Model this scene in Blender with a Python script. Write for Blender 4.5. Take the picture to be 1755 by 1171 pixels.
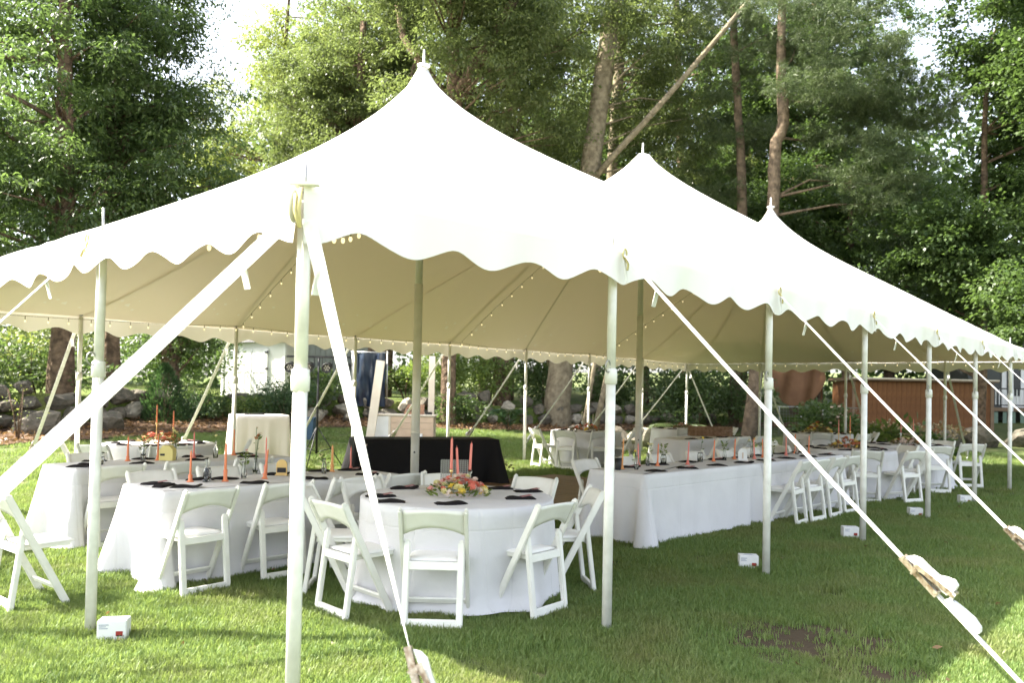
import bpy, bmesh, math, random
import numpy as np
from mathutils import Vector, Matrix, Euler

for o in list(bpy.data.objects):
    bpy.data.objects.remove(o)
SC = bpy.context.scene
COL = SC.collection
random.seed(7)
PI = math.pi

# ------------------------------------------------------------------ camera, world, sun, exposure
cam_data = bpy.data.cameras.new('camera')
cam = bpy.data.objects.new('camera', cam_data)
COL.objects.link(cam)
cam_data.sensor_fit = 'HORIZONTAL'
cam_data.sensor_width = 36.0
cam_data.lens = 28.99
cam_data.shift_y = 0.02954
cam_data.clip_start = 0.05
cam_data.clip_end = 600.0
yaw, pitch, roll = -0.835, 0.023, 0.0203
fw = Vector((-math.sin(yaw) * math.cos(pitch), math.cos(yaw) * math.cos(pitch), math.sin(pitch)))
rt0 = Vector((math.cos(yaw), math.sin(yaw), 0))
up0 = rt0.cross(fw)
rt = rt0 * math.cos(roll) + up0 * math.sin(roll)
upv = up0 * math.cos(roll) - rt0 * math.sin(roll)
R = Matrix((rt, upv, -fw)).transposed()
cam.matrix_world = Matrix.Translation((-2.078, -3.1687, 1.59)) @ R.to_4x4()
cam_data.dof.use_dof = True
cam_data.dof.focus_distance = 7.0
cam_data.dof.aperture_fstop = 2.4
SC.camera = cam

SUN_TRAVEL = Vector((1.25, -1.58, -2.20))
world = bpy.data.worlds.new('World')
SC.world = world
world.use_nodes = True
wn = world.node_tree
wn.nodes.clear()
sky = wn.nodes.new('ShaderNodeTexSky')
sky.sky_type = 'NISHITA'
sky.sun_disc = False
sky.sun_elevation = math.radians(47.4)
sky.sun_rotation = math.radians(-38.4)
sky.air_density = 1.0
sky.dust_density = 3.0
sky.ozone_density = 1.0
bg = wn.nodes.new('ShaderNodeBackground')
bg.inputs['Strength'].default_value = 0.125
wo = wn.nodes.new('ShaderNodeOutputWorld')
hsv = wn.nodes.new('ShaderNodeHueSaturation')      # the photograph is balanced for shade: the sky reads almost white
hsv.inputs['Saturation'].default_value = 0.45
wn.links.new(sky.outputs[0], hsv.inputs['Color'])
wn.links.new(hsv.outputs[0], bg.inputs['Color'])
wn.links.new(bg.outputs[0], wo.inputs['Surface'])

sun_d = bpy.data.lights.new('sun', 'SUN')
sun_d.energy = 5.0
sun_d.angle = math.radians(0.6)
sun_d.color = (1.0, 0.94, 0.83)
sun = bpy.data.objects.new('sun', sun_d)
sun.rotation_euler = SUN_TRAVEL.to_track_quat('-Z', 'Y').to_euler()
sun.location = (-15, 22, 30)
COL.objects.link(sun)

SC.view_settings.view_transform = 'Standard'
SC.view_settings.look = 'None'
SC.view_settings.exposure = 2.5
SC.view_settings.gamma = 1.0
SC.view_settings.use_curve_mapping = False
SC.render.engine = 'CYCLES'
SC.cycles.max_bounces = 8
SC.cycles.diffuse_bounces = 4
SC.cycles.transmission_bounces = 6
SC.cycles.transparent_max_bounces = 6
SC.cycles.use_denoising = True
SC.cycles.caustics_reflective = False
SC.cycles.caustics_refractive = False

# ------------------------------------------------------------------ helpers
def mat(name, color, rough=0.6, spec=0.3, metal=0.0, noise=None, bump=None, color2=None, trans=0.0, transcol=None, attr=None, coord='Object', sheen=0.0):
    """Procedural material; noise=(scale, detail), bump=(scale, strength), attr = face attribute that mixes color and color2."""
    m = bpy.data.materials.new(name)
    m.use_nodes = True
    nt = m.node_tree
    b = nt.nodes['Principled BSDF']
    out = nt.nodes['Material Output']
    b.inputs['Roughness'].default_value = rough
    b.inputs['Specular IOR Level'].default_value = spec
    b.inputs['Metallic'].default_value = metal
    b.inputs['Base Color'].default_value = (*color, 1)
    csock = None
    tc = nt.nodes.new('ShaderNodeTexCoord')
    if color2 is not None:
        mix = nt.nodes.new('ShaderNodeMix')
        mix.data_type = 'RGBA'
        mix.inputs[6].default_value = (*color, 1)
        mix.inputs[7].default_value = (*color2, 1)
        fac = None
        if attr:
            a = nt.nodes.new('ShaderNodeAttribute')
            a.attribute_name = attr
            fac = a.outputs['Fac']
        if noise:
            n = nt.nodes.new('ShaderNodeTexNoise')
            n.inputs['Scale'].default_value = noise[0]
            n.inputs['Detail'].default_value = noise[1]
            nt.links.new(tc.outputs[coord], n.inputs['Vector'])
            rmp = nt.nodes.new('ShaderNodeMapRange')
            rmp.inputs['From Min'].default_value = 0.35
            rmp.inputs['From Max'].default_value = 0.65
            nt.links.new(n.outputs['Fac'], rmp.inputs['Value'])
            if fac is None:
                fac = rmp.outputs[0]
            else:
                ad = nt.nodes.new('ShaderNodeMath')
                ad.operation = 'MULTIPLY_ADD'
                ad.inputs[1].default_value = 0.45
                nt.links.new(rmp.outputs[0], ad.inputs[0])
                ml = nt.nodes.new('ShaderNodeMath')
                ml.operation = 'MULTIPLY'
                ml.inputs[1].default_value = 0.6
                nt.links.new(fac, ml.inputs[0])
                nt.links.new(ml.outputs[0], ad.inputs[2])
                fac = ad.outputs[0]
        nt.links.new(fac, mix.inputs[0])
        nt.links.new(mix.outputs[2], b.inputs['Base Color'])
        csock = mix.outputs[2]
    if bump:
        n2 = nt.nodes.new('ShaderNodeTexNoise')
        n2.inputs['Scale'].default_value = bump[0]
        n2.inputs['Detail'].default_value = 4
        nt.links.new(tc.outputs[coord], n2.inputs['Vector'])
        bp = nt.nodes.new('ShaderNodeBump')
        bp.inputs['Strength'].default_value = bump[1]
        bp.inputs['Distance'].default_value = bump[2] if len(bump) > 2 else 0.02
        nt.links.new(n2.outputs['Fac'], bp.inputs['Height'])
        nt.links.new(bp.outputs[0], b.inputs['Normal'])
    if trans > 0:
        t = nt.nodes.new('ShaderNodeBsdfTranslucent')
        t.inputs['Color'].default_value = (*(transcol or color), 1)
        if csock is not None and transcol is None:
            nt.links.new(csock, t.inputs['Color'])
        ms = nt.nodes.new('ShaderNodeMixShader')
        ms.inputs[0].default_value = trans
        nt.links.new(b.outputs[0], ms.inputs[1])
        nt.links.new(t.outputs[0], ms.inputs[2])
        nt.links.new(ms.outputs[0], out.inputs['Surface'])
    return m

def leaf_mat(name, c1, c2, tcol, trans=0.4, rough=0.45, spec=0.4):
    m = mat(name, c1, rough, spec, color2=c2, attr='rnd', trans=trans, transcol=None)
    # translucent light is yellower than the reflected light
    nt = m.node_tree
    t = [n for n in nt.nodes if n.type == 'BSDF_TRANSLUCENT'][0]
    for l in list(t.inputs['Color'].links):
        nt.links.remove(l)
    mx = nt.nodes.new('ShaderNodeMix')
    mx.data_type = 'RGBA'
    mx.inputs[6].default_value = (tcol[0] * .55, tcol[1] * .6, tcol[2] * .6, 1)
    mx.inputs[7].default_value = (*tcol, 1)
    a = nt.nodes.new('ShaderNodeAttribute')
    a.attribute_name = 'rnd'
    nt.links.new(a.outputs['Fac'], mx.inputs[0])
    nt.links.new(mx.outputs[2], t.inputs['Color'])
    return m

def link(o, parent=None):
    COL.objects.link(o)
    if parent is not None:
        o.parent = parent
    return o

def thing(name, label, cat, loc=(0, 0, 0), rotz=0.0, group=None):
    o = bpy.data.objects.new(name, None)
    o.empty_display_size = 0.1
    COL.objects.link(o)
    o.location = loc
    o.rotation_euler = (0, 0, rotz)
    o['label'] = label
    o['category'] = cat
    if group:
        o['group'] = group
    return o

def tag(o, label, cat, group=None):
    o['label'] = label
    o['category'] = cat
    if group:
        o['group'] = group
    return o

def mesh_of(bm, name, material, smooth=False):
    me = bpy.data.meshes.new(name)
    bm.to_mesh(me)
    bm.free()
    if material is not None:
        for mm in (material if isinstance(material, (list, tuple)) else [material]):
            me.materials.append(mm)
    if smooth:
        me.polygons.foreach_set('use_smooth', [True] * len(me.polygons))
    return me

def part(name, me, parent=None, loc=None, rot=None):
    o = bpy.data.objects.new(name, me)
    link(o, parent)
    if loc is not None:
        o.location = loc
    if rot is not None:
        o.rotation_euler = rot
    return o

def kids(o):
    return [c for c in bpy.data.objects if c.parent is o]

def dup(root, loc, rotz, label, group=None, scale=None):
    r = root.copy()
    COL.objects.link(r)
    r.location = loc
    r.rotation_euler = (0, 0, rotz)
    if scale:
        r.scale = scale
    r['label'] = label
    if group:
        r['group'] = group
    for ch in CH.get(root.name, []) or kids(root):
        c = ch.copy()
        c.parent = r
        COL.objects.link(c)
        for g in kids(ch):
            d = g.copy()
            d.parent = c
            COL.objects.link(d)
    return r
CH = {}


def beam(bm, p0, p1, w, d, side=(1, 0, 0)):
    """rectangular bar from p0 to p1; w along 'side', d along the third axis"""
    p0, p1 = Vector(p0), Vector(p1)
    ax = (p1 - p0).normalized()
    s = Vector(side)
    s = (s - ax * s.dot(ax)).normalized()
    t = ax.cross(s)
    vs = []
    for p in (p0, p1):
        for a, b in ((-1, -1), (1, -1), (1, 1), (-1, 1)):
            vs.append(bm.verts.new(p + s * (a * w / 2) + t * (b * d / 2)))
    f = [(0, 1, 2, 3), (7, 6, 5, 4), (0, 4, 5, 1), (1, 5, 6, 2), (2, 6, 7, 3), (3, 7, 4, 0)]
    for q in f:
        bm.faces.new([vs[i] for i in q])

def box(bm, c, s):
    beam(bm, (c[0], c[1], c[2] - s[2] / 2), (c[0], c[1], c[2] + s[2] / 2), s[0], s[1])

def tube(bm, pts, radii, n=10, cap=True):
    pts = [Vector(p) for p in pts]
    if not isinstance(radii, (list, tuple)):
        radii = [radii] * len(pts)
    rings = []
    ref = None
    for i, p in enumerate(pts):
        if i == 0:
            d = pts[1] - pts[0]
        elif i == len(pts) - 1:
            d = pts[-1] - pts[-2]
        else:
            d = (pts[i + 1] - pts[i]).normalized() + (pts[i] - pts[i - 1]).normalized()
        d.normalize()
        if ref is None:
            ref = Vector((1, 0, 0)) if abs(d.x) < 0.9 else Vector((0, 1, 0))
        a = (ref - d * ref.dot(d)).normalized()
        ref = a
        b = d.cross(a)
        rings.append([bm.verts.new(p + (a * math.cos(2 * PI * k / n) + b * math.sin(2 * PI * k / n)) * radii[i]) for k in range(n)])
    for i in range(len(rings) - 1):
        for k in range(n):
            bm.faces.new((rings[i][k], rings[i][(k + 1) % n], rings[i + 1][(k + 1) % n], rings[i + 1][k]))
    if cap:
        bm.faces.new(rings[0][::-1])
        bm.faces.new(rings[-1])

def lathe(bm, prof, n=16, c=(0, 0, 0)):
    rings = []
    for r, z in prof:
        rings.append([bm.verts.new((c[0] + r * math.cos(2 * PI * k / n), c[1] + r * math.sin(2 * PI * k / n), c[2] + z)) for k in range(n)])
    for i in range(len(rings) - 1):
        for k in range(n):
            bm.faces.new((rings[i][k], rings[i][(k + 1) % n], rings[i + 1][(k + 1) % n], rings[i + 1][k]))
    bm.faces.new(rings[0][::-1])
    bm.faces.new(rings[-1])

def ball(bm, c, r, seg=8, ring=6, sc=(1, 1, 1)):
    mtx = Matrix.Translation(c) @ Matrix.Diagonal((sc[0], sc[1], sc[2], 1))
    bmesh.ops.create_uvsphere(bm, u_segments=seg, v_segments=ring, radius=r, matrix=mtx)

def bevel(bm, off, seg=1):
    bmesh.ops.bevel(bm, geom=[e for e in bm.edges], offset=off, segments=seg, affect='EDGES', clamp_overlap=True)

def nm():
    return bmesh.new()

def pymesh(name, verts, faces, material, rnd=None, smooth=False):
    me = bpy.data.meshes.new(name)
    verts = np.asarray(verts, dtype=np.float32)
    faces = np.asarray(faces, dtype=np.int32)
    k = faces.shape[1]
    me.vertices.add(len(verts))
    me.vertices.foreach_set('co', verts.ravel())
    me.loops.add(faces.size)
    me.loops.foreach_set('vertex_index', faces.ravel())
    me.polygons.add(len(faces))
    me.polygons.foreach_set('loop_start', np.arange(0, faces.size, k, dtype=np.int32))
    me.polygons.foreach_set('loop_total', np.full(len(faces), k, dtype=np.int32))
    if smooth:
        me.polygons.foreach_set('use_smooth', np.ones(len(faces), dtype=bool))
    me.materials.append(material)
    if rnd is not None:
        a = me.attributes.new('rnd', 'FLOAT', 'FACE')
        a.data.foreach_set('value', np.asarray(rnd, dtype=np.float32))
    me.update(calc_edges=True)
    me.validate()
    return me

# ------------------------------------------------------------------ materials
M = {}
M['canvas'] = mat('white_vinyl', (0.76, 0.745, 0.71), 0.45, 0.35, trans=0.11, transcol=(0.90, 0.80, 0.64), bump=(1.1, 0.25, 0.05))
M['underside_shade'] = mat('beige_underside_shade', (0.72, 0.655, 0.565), 0.6, 0.25, bump=(1.1, 0.25, 0.05), trans=0.09, transcol=(0.9, 0.78, 0.58))  # beige tone carries the shade of the roof's underside
M['valance'] = mat('white_vinyl_edge', (0.82, 0.80, 0.76), 0.45, 0.35, trans=0.045, transcol=(0.86, 0.78, 0.62), bump=(3.0, 0.2, 0.03))
M['pole'] = mat('painted_aluminium_pole', (0.80, 0.79, 0.74), 0.35, 0.5, color2=(0.66, 0.65, 0.59), noise=(9, 7))
M['centrepole'] = mat('aluminium_pole', (0.78, 0.75, 0.68), 0.4, 0.5, metal=0.05, color2=(0.68, 0.65, 0.57), noise=(5, 3))
M['strap'] = mat('white_webbing', (0.80, 0.79, 0.75), 0.7, 0.2, color2=(0.66, 0.65, 0.60), noise=(22, 5), bump=(160, 0.5, 0.003))
M['brass'] = mat('rusty_zinc', (0.52, 0.46, 0.36), 0.35, 0.5, metal=0.8, color2=(0.22, 0.15, 0.09), noise=(38, 6))
M['steel'] = mat('grey_steel', (0.35, 0.35, 0.34), 0.4, 0.5, metal=0.8)
M['rope'] = mat('yellow_rope', (0.55, 0.48, 0.22), 0.8, 0.2)
M['chair'] = mat('white_resin', (0.80, 0.79, 0.74), 0.38, 0.45, color2=(0.74, 0.73, 0.67), noise=(9, 4))
M['pad'] = mat('white_vinyl_pad', (0.82, 0.81, 0.78), 0.45, 0.35, bump=(14, 0.15, 0.01))
M['cloth'] = mat('white_linen', (0.68, 0.67, 0.68), 0.85, 0.15, color2=(0.63, 0.62, 0.63), noise=(2.5, 3), bump=(2.6, 0.55, 0.05))
# pressed fold lines in the linen: a grid of fine ridges
nt = M['cloth'].node_tree
_pb = nt.nodes['Principled BSDF']
_tc = [n for n in nt.nodes if n.type == 'TEX_COORD'][0]
_sx = nt.nodes.new('ShaderNodeSeparateXYZ')
nt.links.new(_tc.outputs['Object'], _sx.inputs[0])
_acc = None
for _ax, _per in ((0, 0.31), (1, 0.31), (2, 0.30)):
    _pp = nt.nodes.new('ShaderNodeMath'); _pp.operation = 'PINGPONG'; _pp.inputs[1].default_value = _per
    nt.links.new(_sx.outputs[_ax], _pp.inputs[0])
    _mr = nt.nodes.new('ShaderNodeMapRange'); _mr.inputs['From Max'].default_value = 0.012
    nt.links.new(_pp.outputs[0], _mr.inputs['Value'])
    if _acc is None:
        _acc = _mr.outputs[0]
    else:
        _mn = nt.nodes.new('ShaderNodeMath'); _mn.operation = 'ADD'
        nt.links.new(_acc, _mn.inputs[0]); nt.links.new(_mr.outputs[0], _mn.inputs[1])
        _acc = _mn.outputs[0]
_b2 = nt.nodes.new('ShaderNodeBump')
_b2.inputs['Strength'].default_value = 0.35
_b2.inputs['Distance'].default_value = 0.008
nt.links.new(_acc, _b2.inputs['Height'])
nt.links.new(_pb.inputs['Normal'].links[0].from_socket, _b2.inputs['Normal'])
nt.links.new(_b2.outputs[0], _pb.inputs['Normal'])
M['pinkcloth'] = mat('blush_linen', (0.80, 0.72, 0.68), 0.85, 0.15, bump=(7, 0.3, 0.02))
M['blackcloth'] = mat('black_linen', (0.012, 0.011, 0.012), 0.75, 0.2, bump=(9, 0.4, 0.02))
M['napkin'] = mat('black_napkin', (0.014, 0.012, 0.013), 0.8, 0.15, bump=(60, 0.4, 0.005))
M['card'] = mat('mauve_card', (0.34, 0.17, 0.17), 0.7, 0.2)
M['coral'] = mat('coral_wax', (0.84, 0.27, 0.12), 0.4, 0.4, trans=0.15)
M['pinkwax'] = mat('rose_wax', (0.82, 0.26, 0.21), 0.4, 0.4, trans=0.15)
M['amber'] = mat('orange_wax', (0.80, 0.38, 0.14), 0.4, 0.4, trans=0.15)
M['creamwax'] = mat('cream_wax', (0.75, 0.68, 0.50), 0.4, 0.4, trans=0.15)
M['gold'] = mat('brushed_gold', (0.75, 0.55, 0.25), 0.3, 0.5, metal=0.9)
M['black'] = mat('black_plastic', (0.015, 0.015, 0.016), 0.45, 0.4)
M['white'] = mat('white_paint', (0.78, 0.78, 0.77), 0.5, 0.3, color2=(0.72, 0.72, 0.70), noise=(6, 3))
M['cream'] = mat('cream_painted_wood', (0.68, 0.61, 0.50), 0.6, 0.3, color2=(0.60, 0.52, 0.41), noise=(3, 5))
M['tanwood'] = mat('pale_plywood', (0.60, 0.45, 0.33), 0.6, 0.3, color2=(0.52, 0.38, 0.27), noise=(4, 6))
M['darkwood'] = mat('brown_planks', (0.20, 0.13, 0.075), 0.5, 0.35, color2=(0.15, 0.095, 0.055), noise=(5, 6))
M['stone'] = mat('fieldstone', (0.145, 0.125, 0.098), 0.9, 0.2, color2=(0.078, 0.074, 0.056), noise=(3.5, 8), bump=(6, 0.7, 0.06))
M['palestone'] = mat('pale_fieldstone', (0.36, 0.33, 0.26), 0.9, 0.2, color2=(0.20, 0.18, 0.14), noise=(3.5, 8), bump=(6, 0.7, 0.06))
M['bark'] = mat('grey_brown_bark', (0.17, 0.12, 0.08), 0.95, 0.1, color2=(0.07, 0.05, 0.035), noise=(7, 8), bump=(9, 1.0, 0.08))
M['palebark'] = mat('pale_bark', (0.26, 0.22, 0.15), 0.9, 0.1, color2=(0.14, 0.115, 0.078), noise=(6, 8), bump=(9, 1.0, 0.06))
M['redbark'] = mat('red_brown_bark', (0.18, 0.135, 0.092), 0.95, 0.1, color2=(0.09, 0.068, 0.048), noise=(6, 8), bump=(9, 1.0, 0.06))
M['leaf_dark'] = leaf_mat('dark_leaf', (0.034, 0.060, 0.020), (0.080, 0.115, 0.040), (0.17, 0.26, 0.06), 0.38)
M['leaf_olive'] = leaf_mat('olive_leaf', (0.055, 0.080, 0.026), (0.130, 0.155, 0.060), (0.24, 0.30, 0.08), 0.42)
M['leaf_light'] = leaf_mat('light_leaf', (0.090, 0.130, 0.030), (0.200, 0.230, 0.070), (0.38, 0.44, 0.09), 0.36)
M['leaf_maple'] = leaf_mat('maple_leaf', (0.034, 0.062, 0.020), (0.085, 0.125, 0.040), (0.15, 0.24, 0.05), 0.36)
M['needle'] = leaf_mat('pine_needle', (0.042, 0.068, 0.026), (0.095, 0.120, 0.045), (0.14, 0.20, 0.06), 0.24, 0.5, 0.3)
M['shrub'] = leaf_mat('shrub_leaf', (0.06, 0.11, 0.025), (0.16, 0.21, 0.06), (0.30, 0.40, 0.07), 0.35)
M['juniper'] = leaf_mat('juniper_spray', (0.020, 0.050, 0.020), (0.060, 0.105, 0.035), (0.10, 0.20, 0.05), 0.25)
M['brownleaf'] = leaf_mat('dry_leaf', (0.10, 0.055, 0.025), (0.25, 0.15, 0.07), (0.3, 0.18, 0.06), 0.2)
M['dullplant'] = leaf_mat('dull_plant', (0.10, 0.08, 0.04), (0.28, 0.22, 0.12), (0.3, 0.25, 0.1), 0.25)
M['petal_yellow'] = mat('yellow_petal', (0.80, 0.60, 0.10), 0.7, 0.2, trans=0.25)
M['petal_pale'] = mat('lemon_petal', (0.80, 0.74, 0.38), 0.7, 0.2, trans=0.25)
M['petal_pink'] = mat('pink_petal', (0.75, 0.38, 0.34), 0.7, 0.2, trans=0.25)
M['petal_coral'] = mat('coral_petal', (0.72, 0.20, 0.14), 0.7, 0.2, trans=0.25)
M['petal_white'] = mat('blush_petal', (0.80, 0.66, 0.58), 0.7, 0.2, trans=0.25)
M['petal_rust'] = mat('rust_petal', (0.45, 0.18, 0.08), 0.7, 0.2, trans=0.2)
M['stem'] = mat('green_stem', (0.06, 0.12, 0.03), 0.6, 0.3)
M['glass'] = mat('clear_glass', (0.95, 0.97, 0.96), 0.03, 0.5)
M['glass'].node_tree.nodes['Principled BSDF'].inputs['Transmission Weight'].default_value = 1.0
M['glass'].node_tree.nodes['Principled BSDF'].inputs['IOR'].default_value = 1.3
M['bulb'] = mat('warm_bulb', (0.9, 0.8, 0.55), 0.3, 0.5)
_b = M['bulb'].node_tree.nodes['Principled BSDF']
_b.inputs['Emission Color'].default_value = (1.0, 0.80, 0.45, 1)
_b.inputs['Emission Strength'].default_value = 0.25
M['cord'] = mat('brown_cord', (0.25, 0.22, 0.16), 0.6, 0.3)

# ------------------------------------------------------------------ terrain
def H(x, y):
    return 0.07 * max(0.0, y - 9.8) + 0.04 * max(0.0, x - 20.0)

WALL = [(-6, 15.2), (0, 16.3), (4.5, 17.2), (9.4, 19.3), (11.3, 18.9), (13.5, 18.6), (14.5, 17.7), (17.8, 16.2), (19.5, 15.3), (24, 13.5), (31, 10.6)]
WTOP = [1.45, 1.45, 1.45, 1.12, 1.08, 1.3, 1.3, 1.2, 1.1, 0.9, 0.8]
EDGE = [(-6, 11.8), (0, 13.2), (3.75, 14.8), (7.4, 15.6), (11.5, 16.0), (13.1, 16.0), (16.4, 14.6), (18.2, 14.0), (24, 12.2), (31, 9.4)]
DIRT = [(3.22, -0.98, 0.72, 0.48), (5.05, -1.55, 0.24, 0.13), (4.58, -0.66, 0.18, 0.12), (2.9, -1.6, 0.35, 0.2)]

def interp(poly, x, vals=None):
    for i in range(len(poly) - 1):
        if poly[i][0] <= x <= poly[i + 1][0]:
            t = (x - poly[i][0]) / (poly[i + 1][0] - poly[i][0])
            if vals:
                return vals[i] * (1 - t) + vals[i + 1] * t
            return poly[i][1] * (1 - t) + poly[i + 1][1] * t
    j = 0 if x < poly[0][0] else -1
    return vals[j] if vals else poly[j][1]

def in_dirt(x, y, k=1.0):
    for dx, dy, a, b in DIRT:
        ang = -0.835
        u = (x - dx) * math.cos(ang) + (y - dy) * math.sin(ang)
        v = -(x - dx) * math.sin(ang) + (y - dy) * math.cos(ang)
        if (u / a) ** 2 + (v / b) ** 2 < k:
            return True
    return False

# lawn material: green with soil showing and bare patches
lm = mat('lawn_soil', (0.070, 0.104, 0.034), 0.95, 0.1, color2=(0.13, 0.135, 0.060), noise=(2.2, 8), bump=(30, 0.8, 0.02), coord='Object')
nt = lm.node_tree
_p = nt.nodes['Principled BSDF']
_src = _p.inputs['Base Color'].links[0].from_socket
_tc = [n for n in nt.nodes if n.type == 'TEX_COORD'][0]
prev = None
nzz = nt.nodes.new('ShaderNodeTexNoise')
nzz.inputs['Scale'].default_value = 5.0
nzz.inputs['Detail'].default_value = 6
nt.links.new(_tc.outputs['Object'], nzz.inputs['Vector'])
for dx, dy, a, b in DIRT:
    mp = nt.nodes.new('ShaderNodeMapping')
    mp.vector_type = 'TEXTURE'
    mp.inputs['Location'].default_value = (dx, dy, 0)
    mp.inputs['Rotation'].default_value = (0, 0, -0.835)
    mp.inputs['Scale'].default_value = (a, b, 1)
    nt.links.new(_tc.outputs['Object'], mp.inputs['Vector'])
    ln = nt.nodes.new('ShaderNodeVectorMath')
    ln.operation = 'LENGTH'
    nt.links.new(mp.outputs[0], ln.inputs[0])
    if prev is None:
        prev = ln.outputs['Value']
    else:
        mn = nt.nodes.new('ShaderNodeMath')
        mn.operation = 'MINIMUM'
        nt.links.new(prev, mn.inputs[0])
        nt.links.new(ln.outputs['Value'], mn.inputs[1])
        prev = mn.outputs[0]
ad = nt.nodes.new('ShaderNodeMath')
ad.operation = 'ADD'
nt.links.new(prev, ad.inputs[0])
nt.links.new(nzz.outputs['Fac'], ad.inputs[1])
mr = nt.nodes.new('ShaderNodeMapRange')
mr.inputs['From Min'].default_value = 1.3
mr.inputs['From Max'].default_value = 1.7
nt.links.new(ad.outputs[0], mr.inputs['Value'])
mxd = nt.nodes.new('ShaderNodeMix')
mxd.data_type = 'RGBA'
mxd.inputs[6].default_value = (0.066, 0.050, 0.032, 1)
nt.links.new(mr.outputs[0], mxd.inputs[0])
nt.links.new(_src, mxd.inputs[7])
nt.links.new(mxd.outputs[2], _p.inputs['Base Color'])
M['lawn'] = lm

xs = np.concatenate([np.arange(-60, -8, 4.0), np.arange(-8, 32, 0.5), np.arange(32, 140, 6.0)])
ys = np.concatenate([np.arange(-40, -8, 4.0), np.arange(-8, 24, 0.5), np.arange(24, 140, 6.0)])
vv = [(x, y, (H(x, min(y, 24)) if y < 30 else H(x, 24)) + 0.012 * math.sin(x * 1.7) * math.sin(y * 1.3)) for y in ys for x in xs]
nx = len(xs)
ff = [(j * nx + i, j * nx + i + 1, (j + 1) * nx + i + 1, (j + 1) * nx + i) for j in range(len(ys) - 1) for i in range(nx - 1)]
lawn = part('lawn', pymesh('lawn', vv, ff, M['lawn'], smooth=True))
lawn['kind'] = 'structure'

# mulch bed in front of the boulder wall
M['mulch'] = mat('bark_mulch', (0.080, 0.048, 0.030), 0.95, 0.1, color2=(0.14, 0.09, 0.058), noise=(9, 8), bump=(20, 1.0, 0.05))
vv, ff = [], []
NX = 80
for i in range(NX + 1):
    x = -6 + 37 * i / NX
    y0, y1 = interp(EDGE, x), interp(WALL, x) + 0.25
    for k in range(6):
        y = y0 + (y1 - y0) * k / 5
        vv.append((x, y + (0.12 * math.sin(x * 2.3) if k == 0 else 0), H(x, y) + 0.03 + 0.03 * math.sin(x * 5 + k) * (k > 0)))
for i in range(NX):
    for k in range(5):
        a = i * 6 + k
        ff.append((a, a + 6, a + 7, a + 1))
bed = part('mulch_bed', pymesh('mulch_bed', vv, ff, M['mulch'], smooth=True))
bed['kind'] = 'structure'

# upper lawn behind the wall
M['upper'] = mat('upper_grass', (0.055, 0.095, 0.020), 0.95, 0.1, color2=(0.13, 0.15, 0.045), noise=(0.9, 8), bump=(12, 1.0, 0.08))
vv, ff = [], []
for i in range(NX + 1):
    x = -6 + 37 * i / NX
    y0 = interp(WALL, x) + 0.2
    zt = interp(WALL, x, WTOP) - 0.12
    vv.append((x, y0 - .05, H(x, y0) - .1))          # earth bank behind the boulders
    for k in range(9):
        y = y0 + (70 - y0) * (k / 8) ** 2
        z = zt * max(0, 1 - k / 3) + (1.08 + 0.02 * (y - 18)) * min(1, k / 3)
        vv.append((x * (1 + 0.9 * (k / 8) ** 2), y, z))
for i in range(NX):
    for k in range(9):
        a = i * 10 + k
        ff.append((a, a + 10, a + 11, a + 1))
upl = part('upper_lawn', pymesh('upper_lawn', vv, ff, M['upper'], smooth=True))
upl['kind'] = 'structure'

def Z(x, y):
    """ground height including the upper lawn"""
    if y > interp(WALL, x) + 0.3 and -6 < x < 31:
        return 1.05
    return H(x, y)

# ------------------------------------------------------------------ grass blades
M['blade'] = leaf_mat('grass_blade', (0.100, 0.178, 0.043), (0.190, 0.250, 0.085), (0.33, 0.43, 0.10), 0.40, 0.5, 0.3)
nt = M['blade'].node_tree
# broad patches of drier grass over the lawn
geo = nt.nodes.new('ShaderNodeNewGeometry')
nz = nt.nodes.new('ShaderNodeTexNoise')
nz.inputs['Scale'].default_value = 1.3
nz.inputs['Detail'].default_value = 5
nt.links.new(geo.outputs['Position'], nz.inputs['Vector'])
mr = nt.nodes.new('ShaderNodeMapRange')
mr.inputs['From Min'].default_value = 0.45
mr.inputs['From Max'].default_value = 0.75
nt.links.new(nz.outputs['Fac'], mr.inputs['Value'])
pr = nt.nodes['Principled BSDF']
src = pr.inputs['Base Color'].links[0].from_socket
mx = nt.nodes.new('ShaderNodeMix')
mx.data_type = 'RGBA'
mx.inputs[7].default_value = (0.21, 0.20, 0.08, 1)
nt.links.new(mr.outputs[0], mx.inputs[0])
nt.links.new(src, mx.inputs[6])
nt.links.new(mx.outputs[2], pr.inputs['Base Color'])

def tuft_mesh(seed, n=30, hmin=0.022, hmax=0.050, spread=0.06):
    r = np.random.default_rng(seed)
    vs, fs, rn = [], [], []
    for i in range(n):
        a = r.uniform(0, 2 * PI)
        d = spread * math.sqrt(r.uniform())
        px, py = d * math.cos(a), d * math.sin(a)
        h = r.uniform(hmin, hmax)
        b = r.uniform(0, 2 * PI)
        lean = r.uniform(0.1, 0.75) * h
        w = r.uniform(0.0018, 0.0034)
        wx, wy = -math.sin(b) * w, math.cos(b) * w
        lx, ly = math.cos(b) * lean, math.sin(b) * lean
        k = len(vs)
        vs += [(px - wx, py - wy, -0.01), (px + wx, py + wy, -0.01), (px + wx * .8 + lx * .35, py + wy * .8 + ly * .35, h * .6), (px - wx * .8 + lx * .35, py - wy * .8 + ly * .35, h * .6)]
        vs += [(px + lx + wx * .15, py + ly + wy * .15, h), (px + lx - wx * .15, py + ly - wy * .15, h)]
        fs += [(k, k + 1, k + 2, k + 3), (k + 3, k + 2, k + 4, k + 5)]
        v = r.uniform()
        rn += [v, v]
    return pymesh('grass_tuft', vs, fs, M['blade'], rn)

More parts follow.
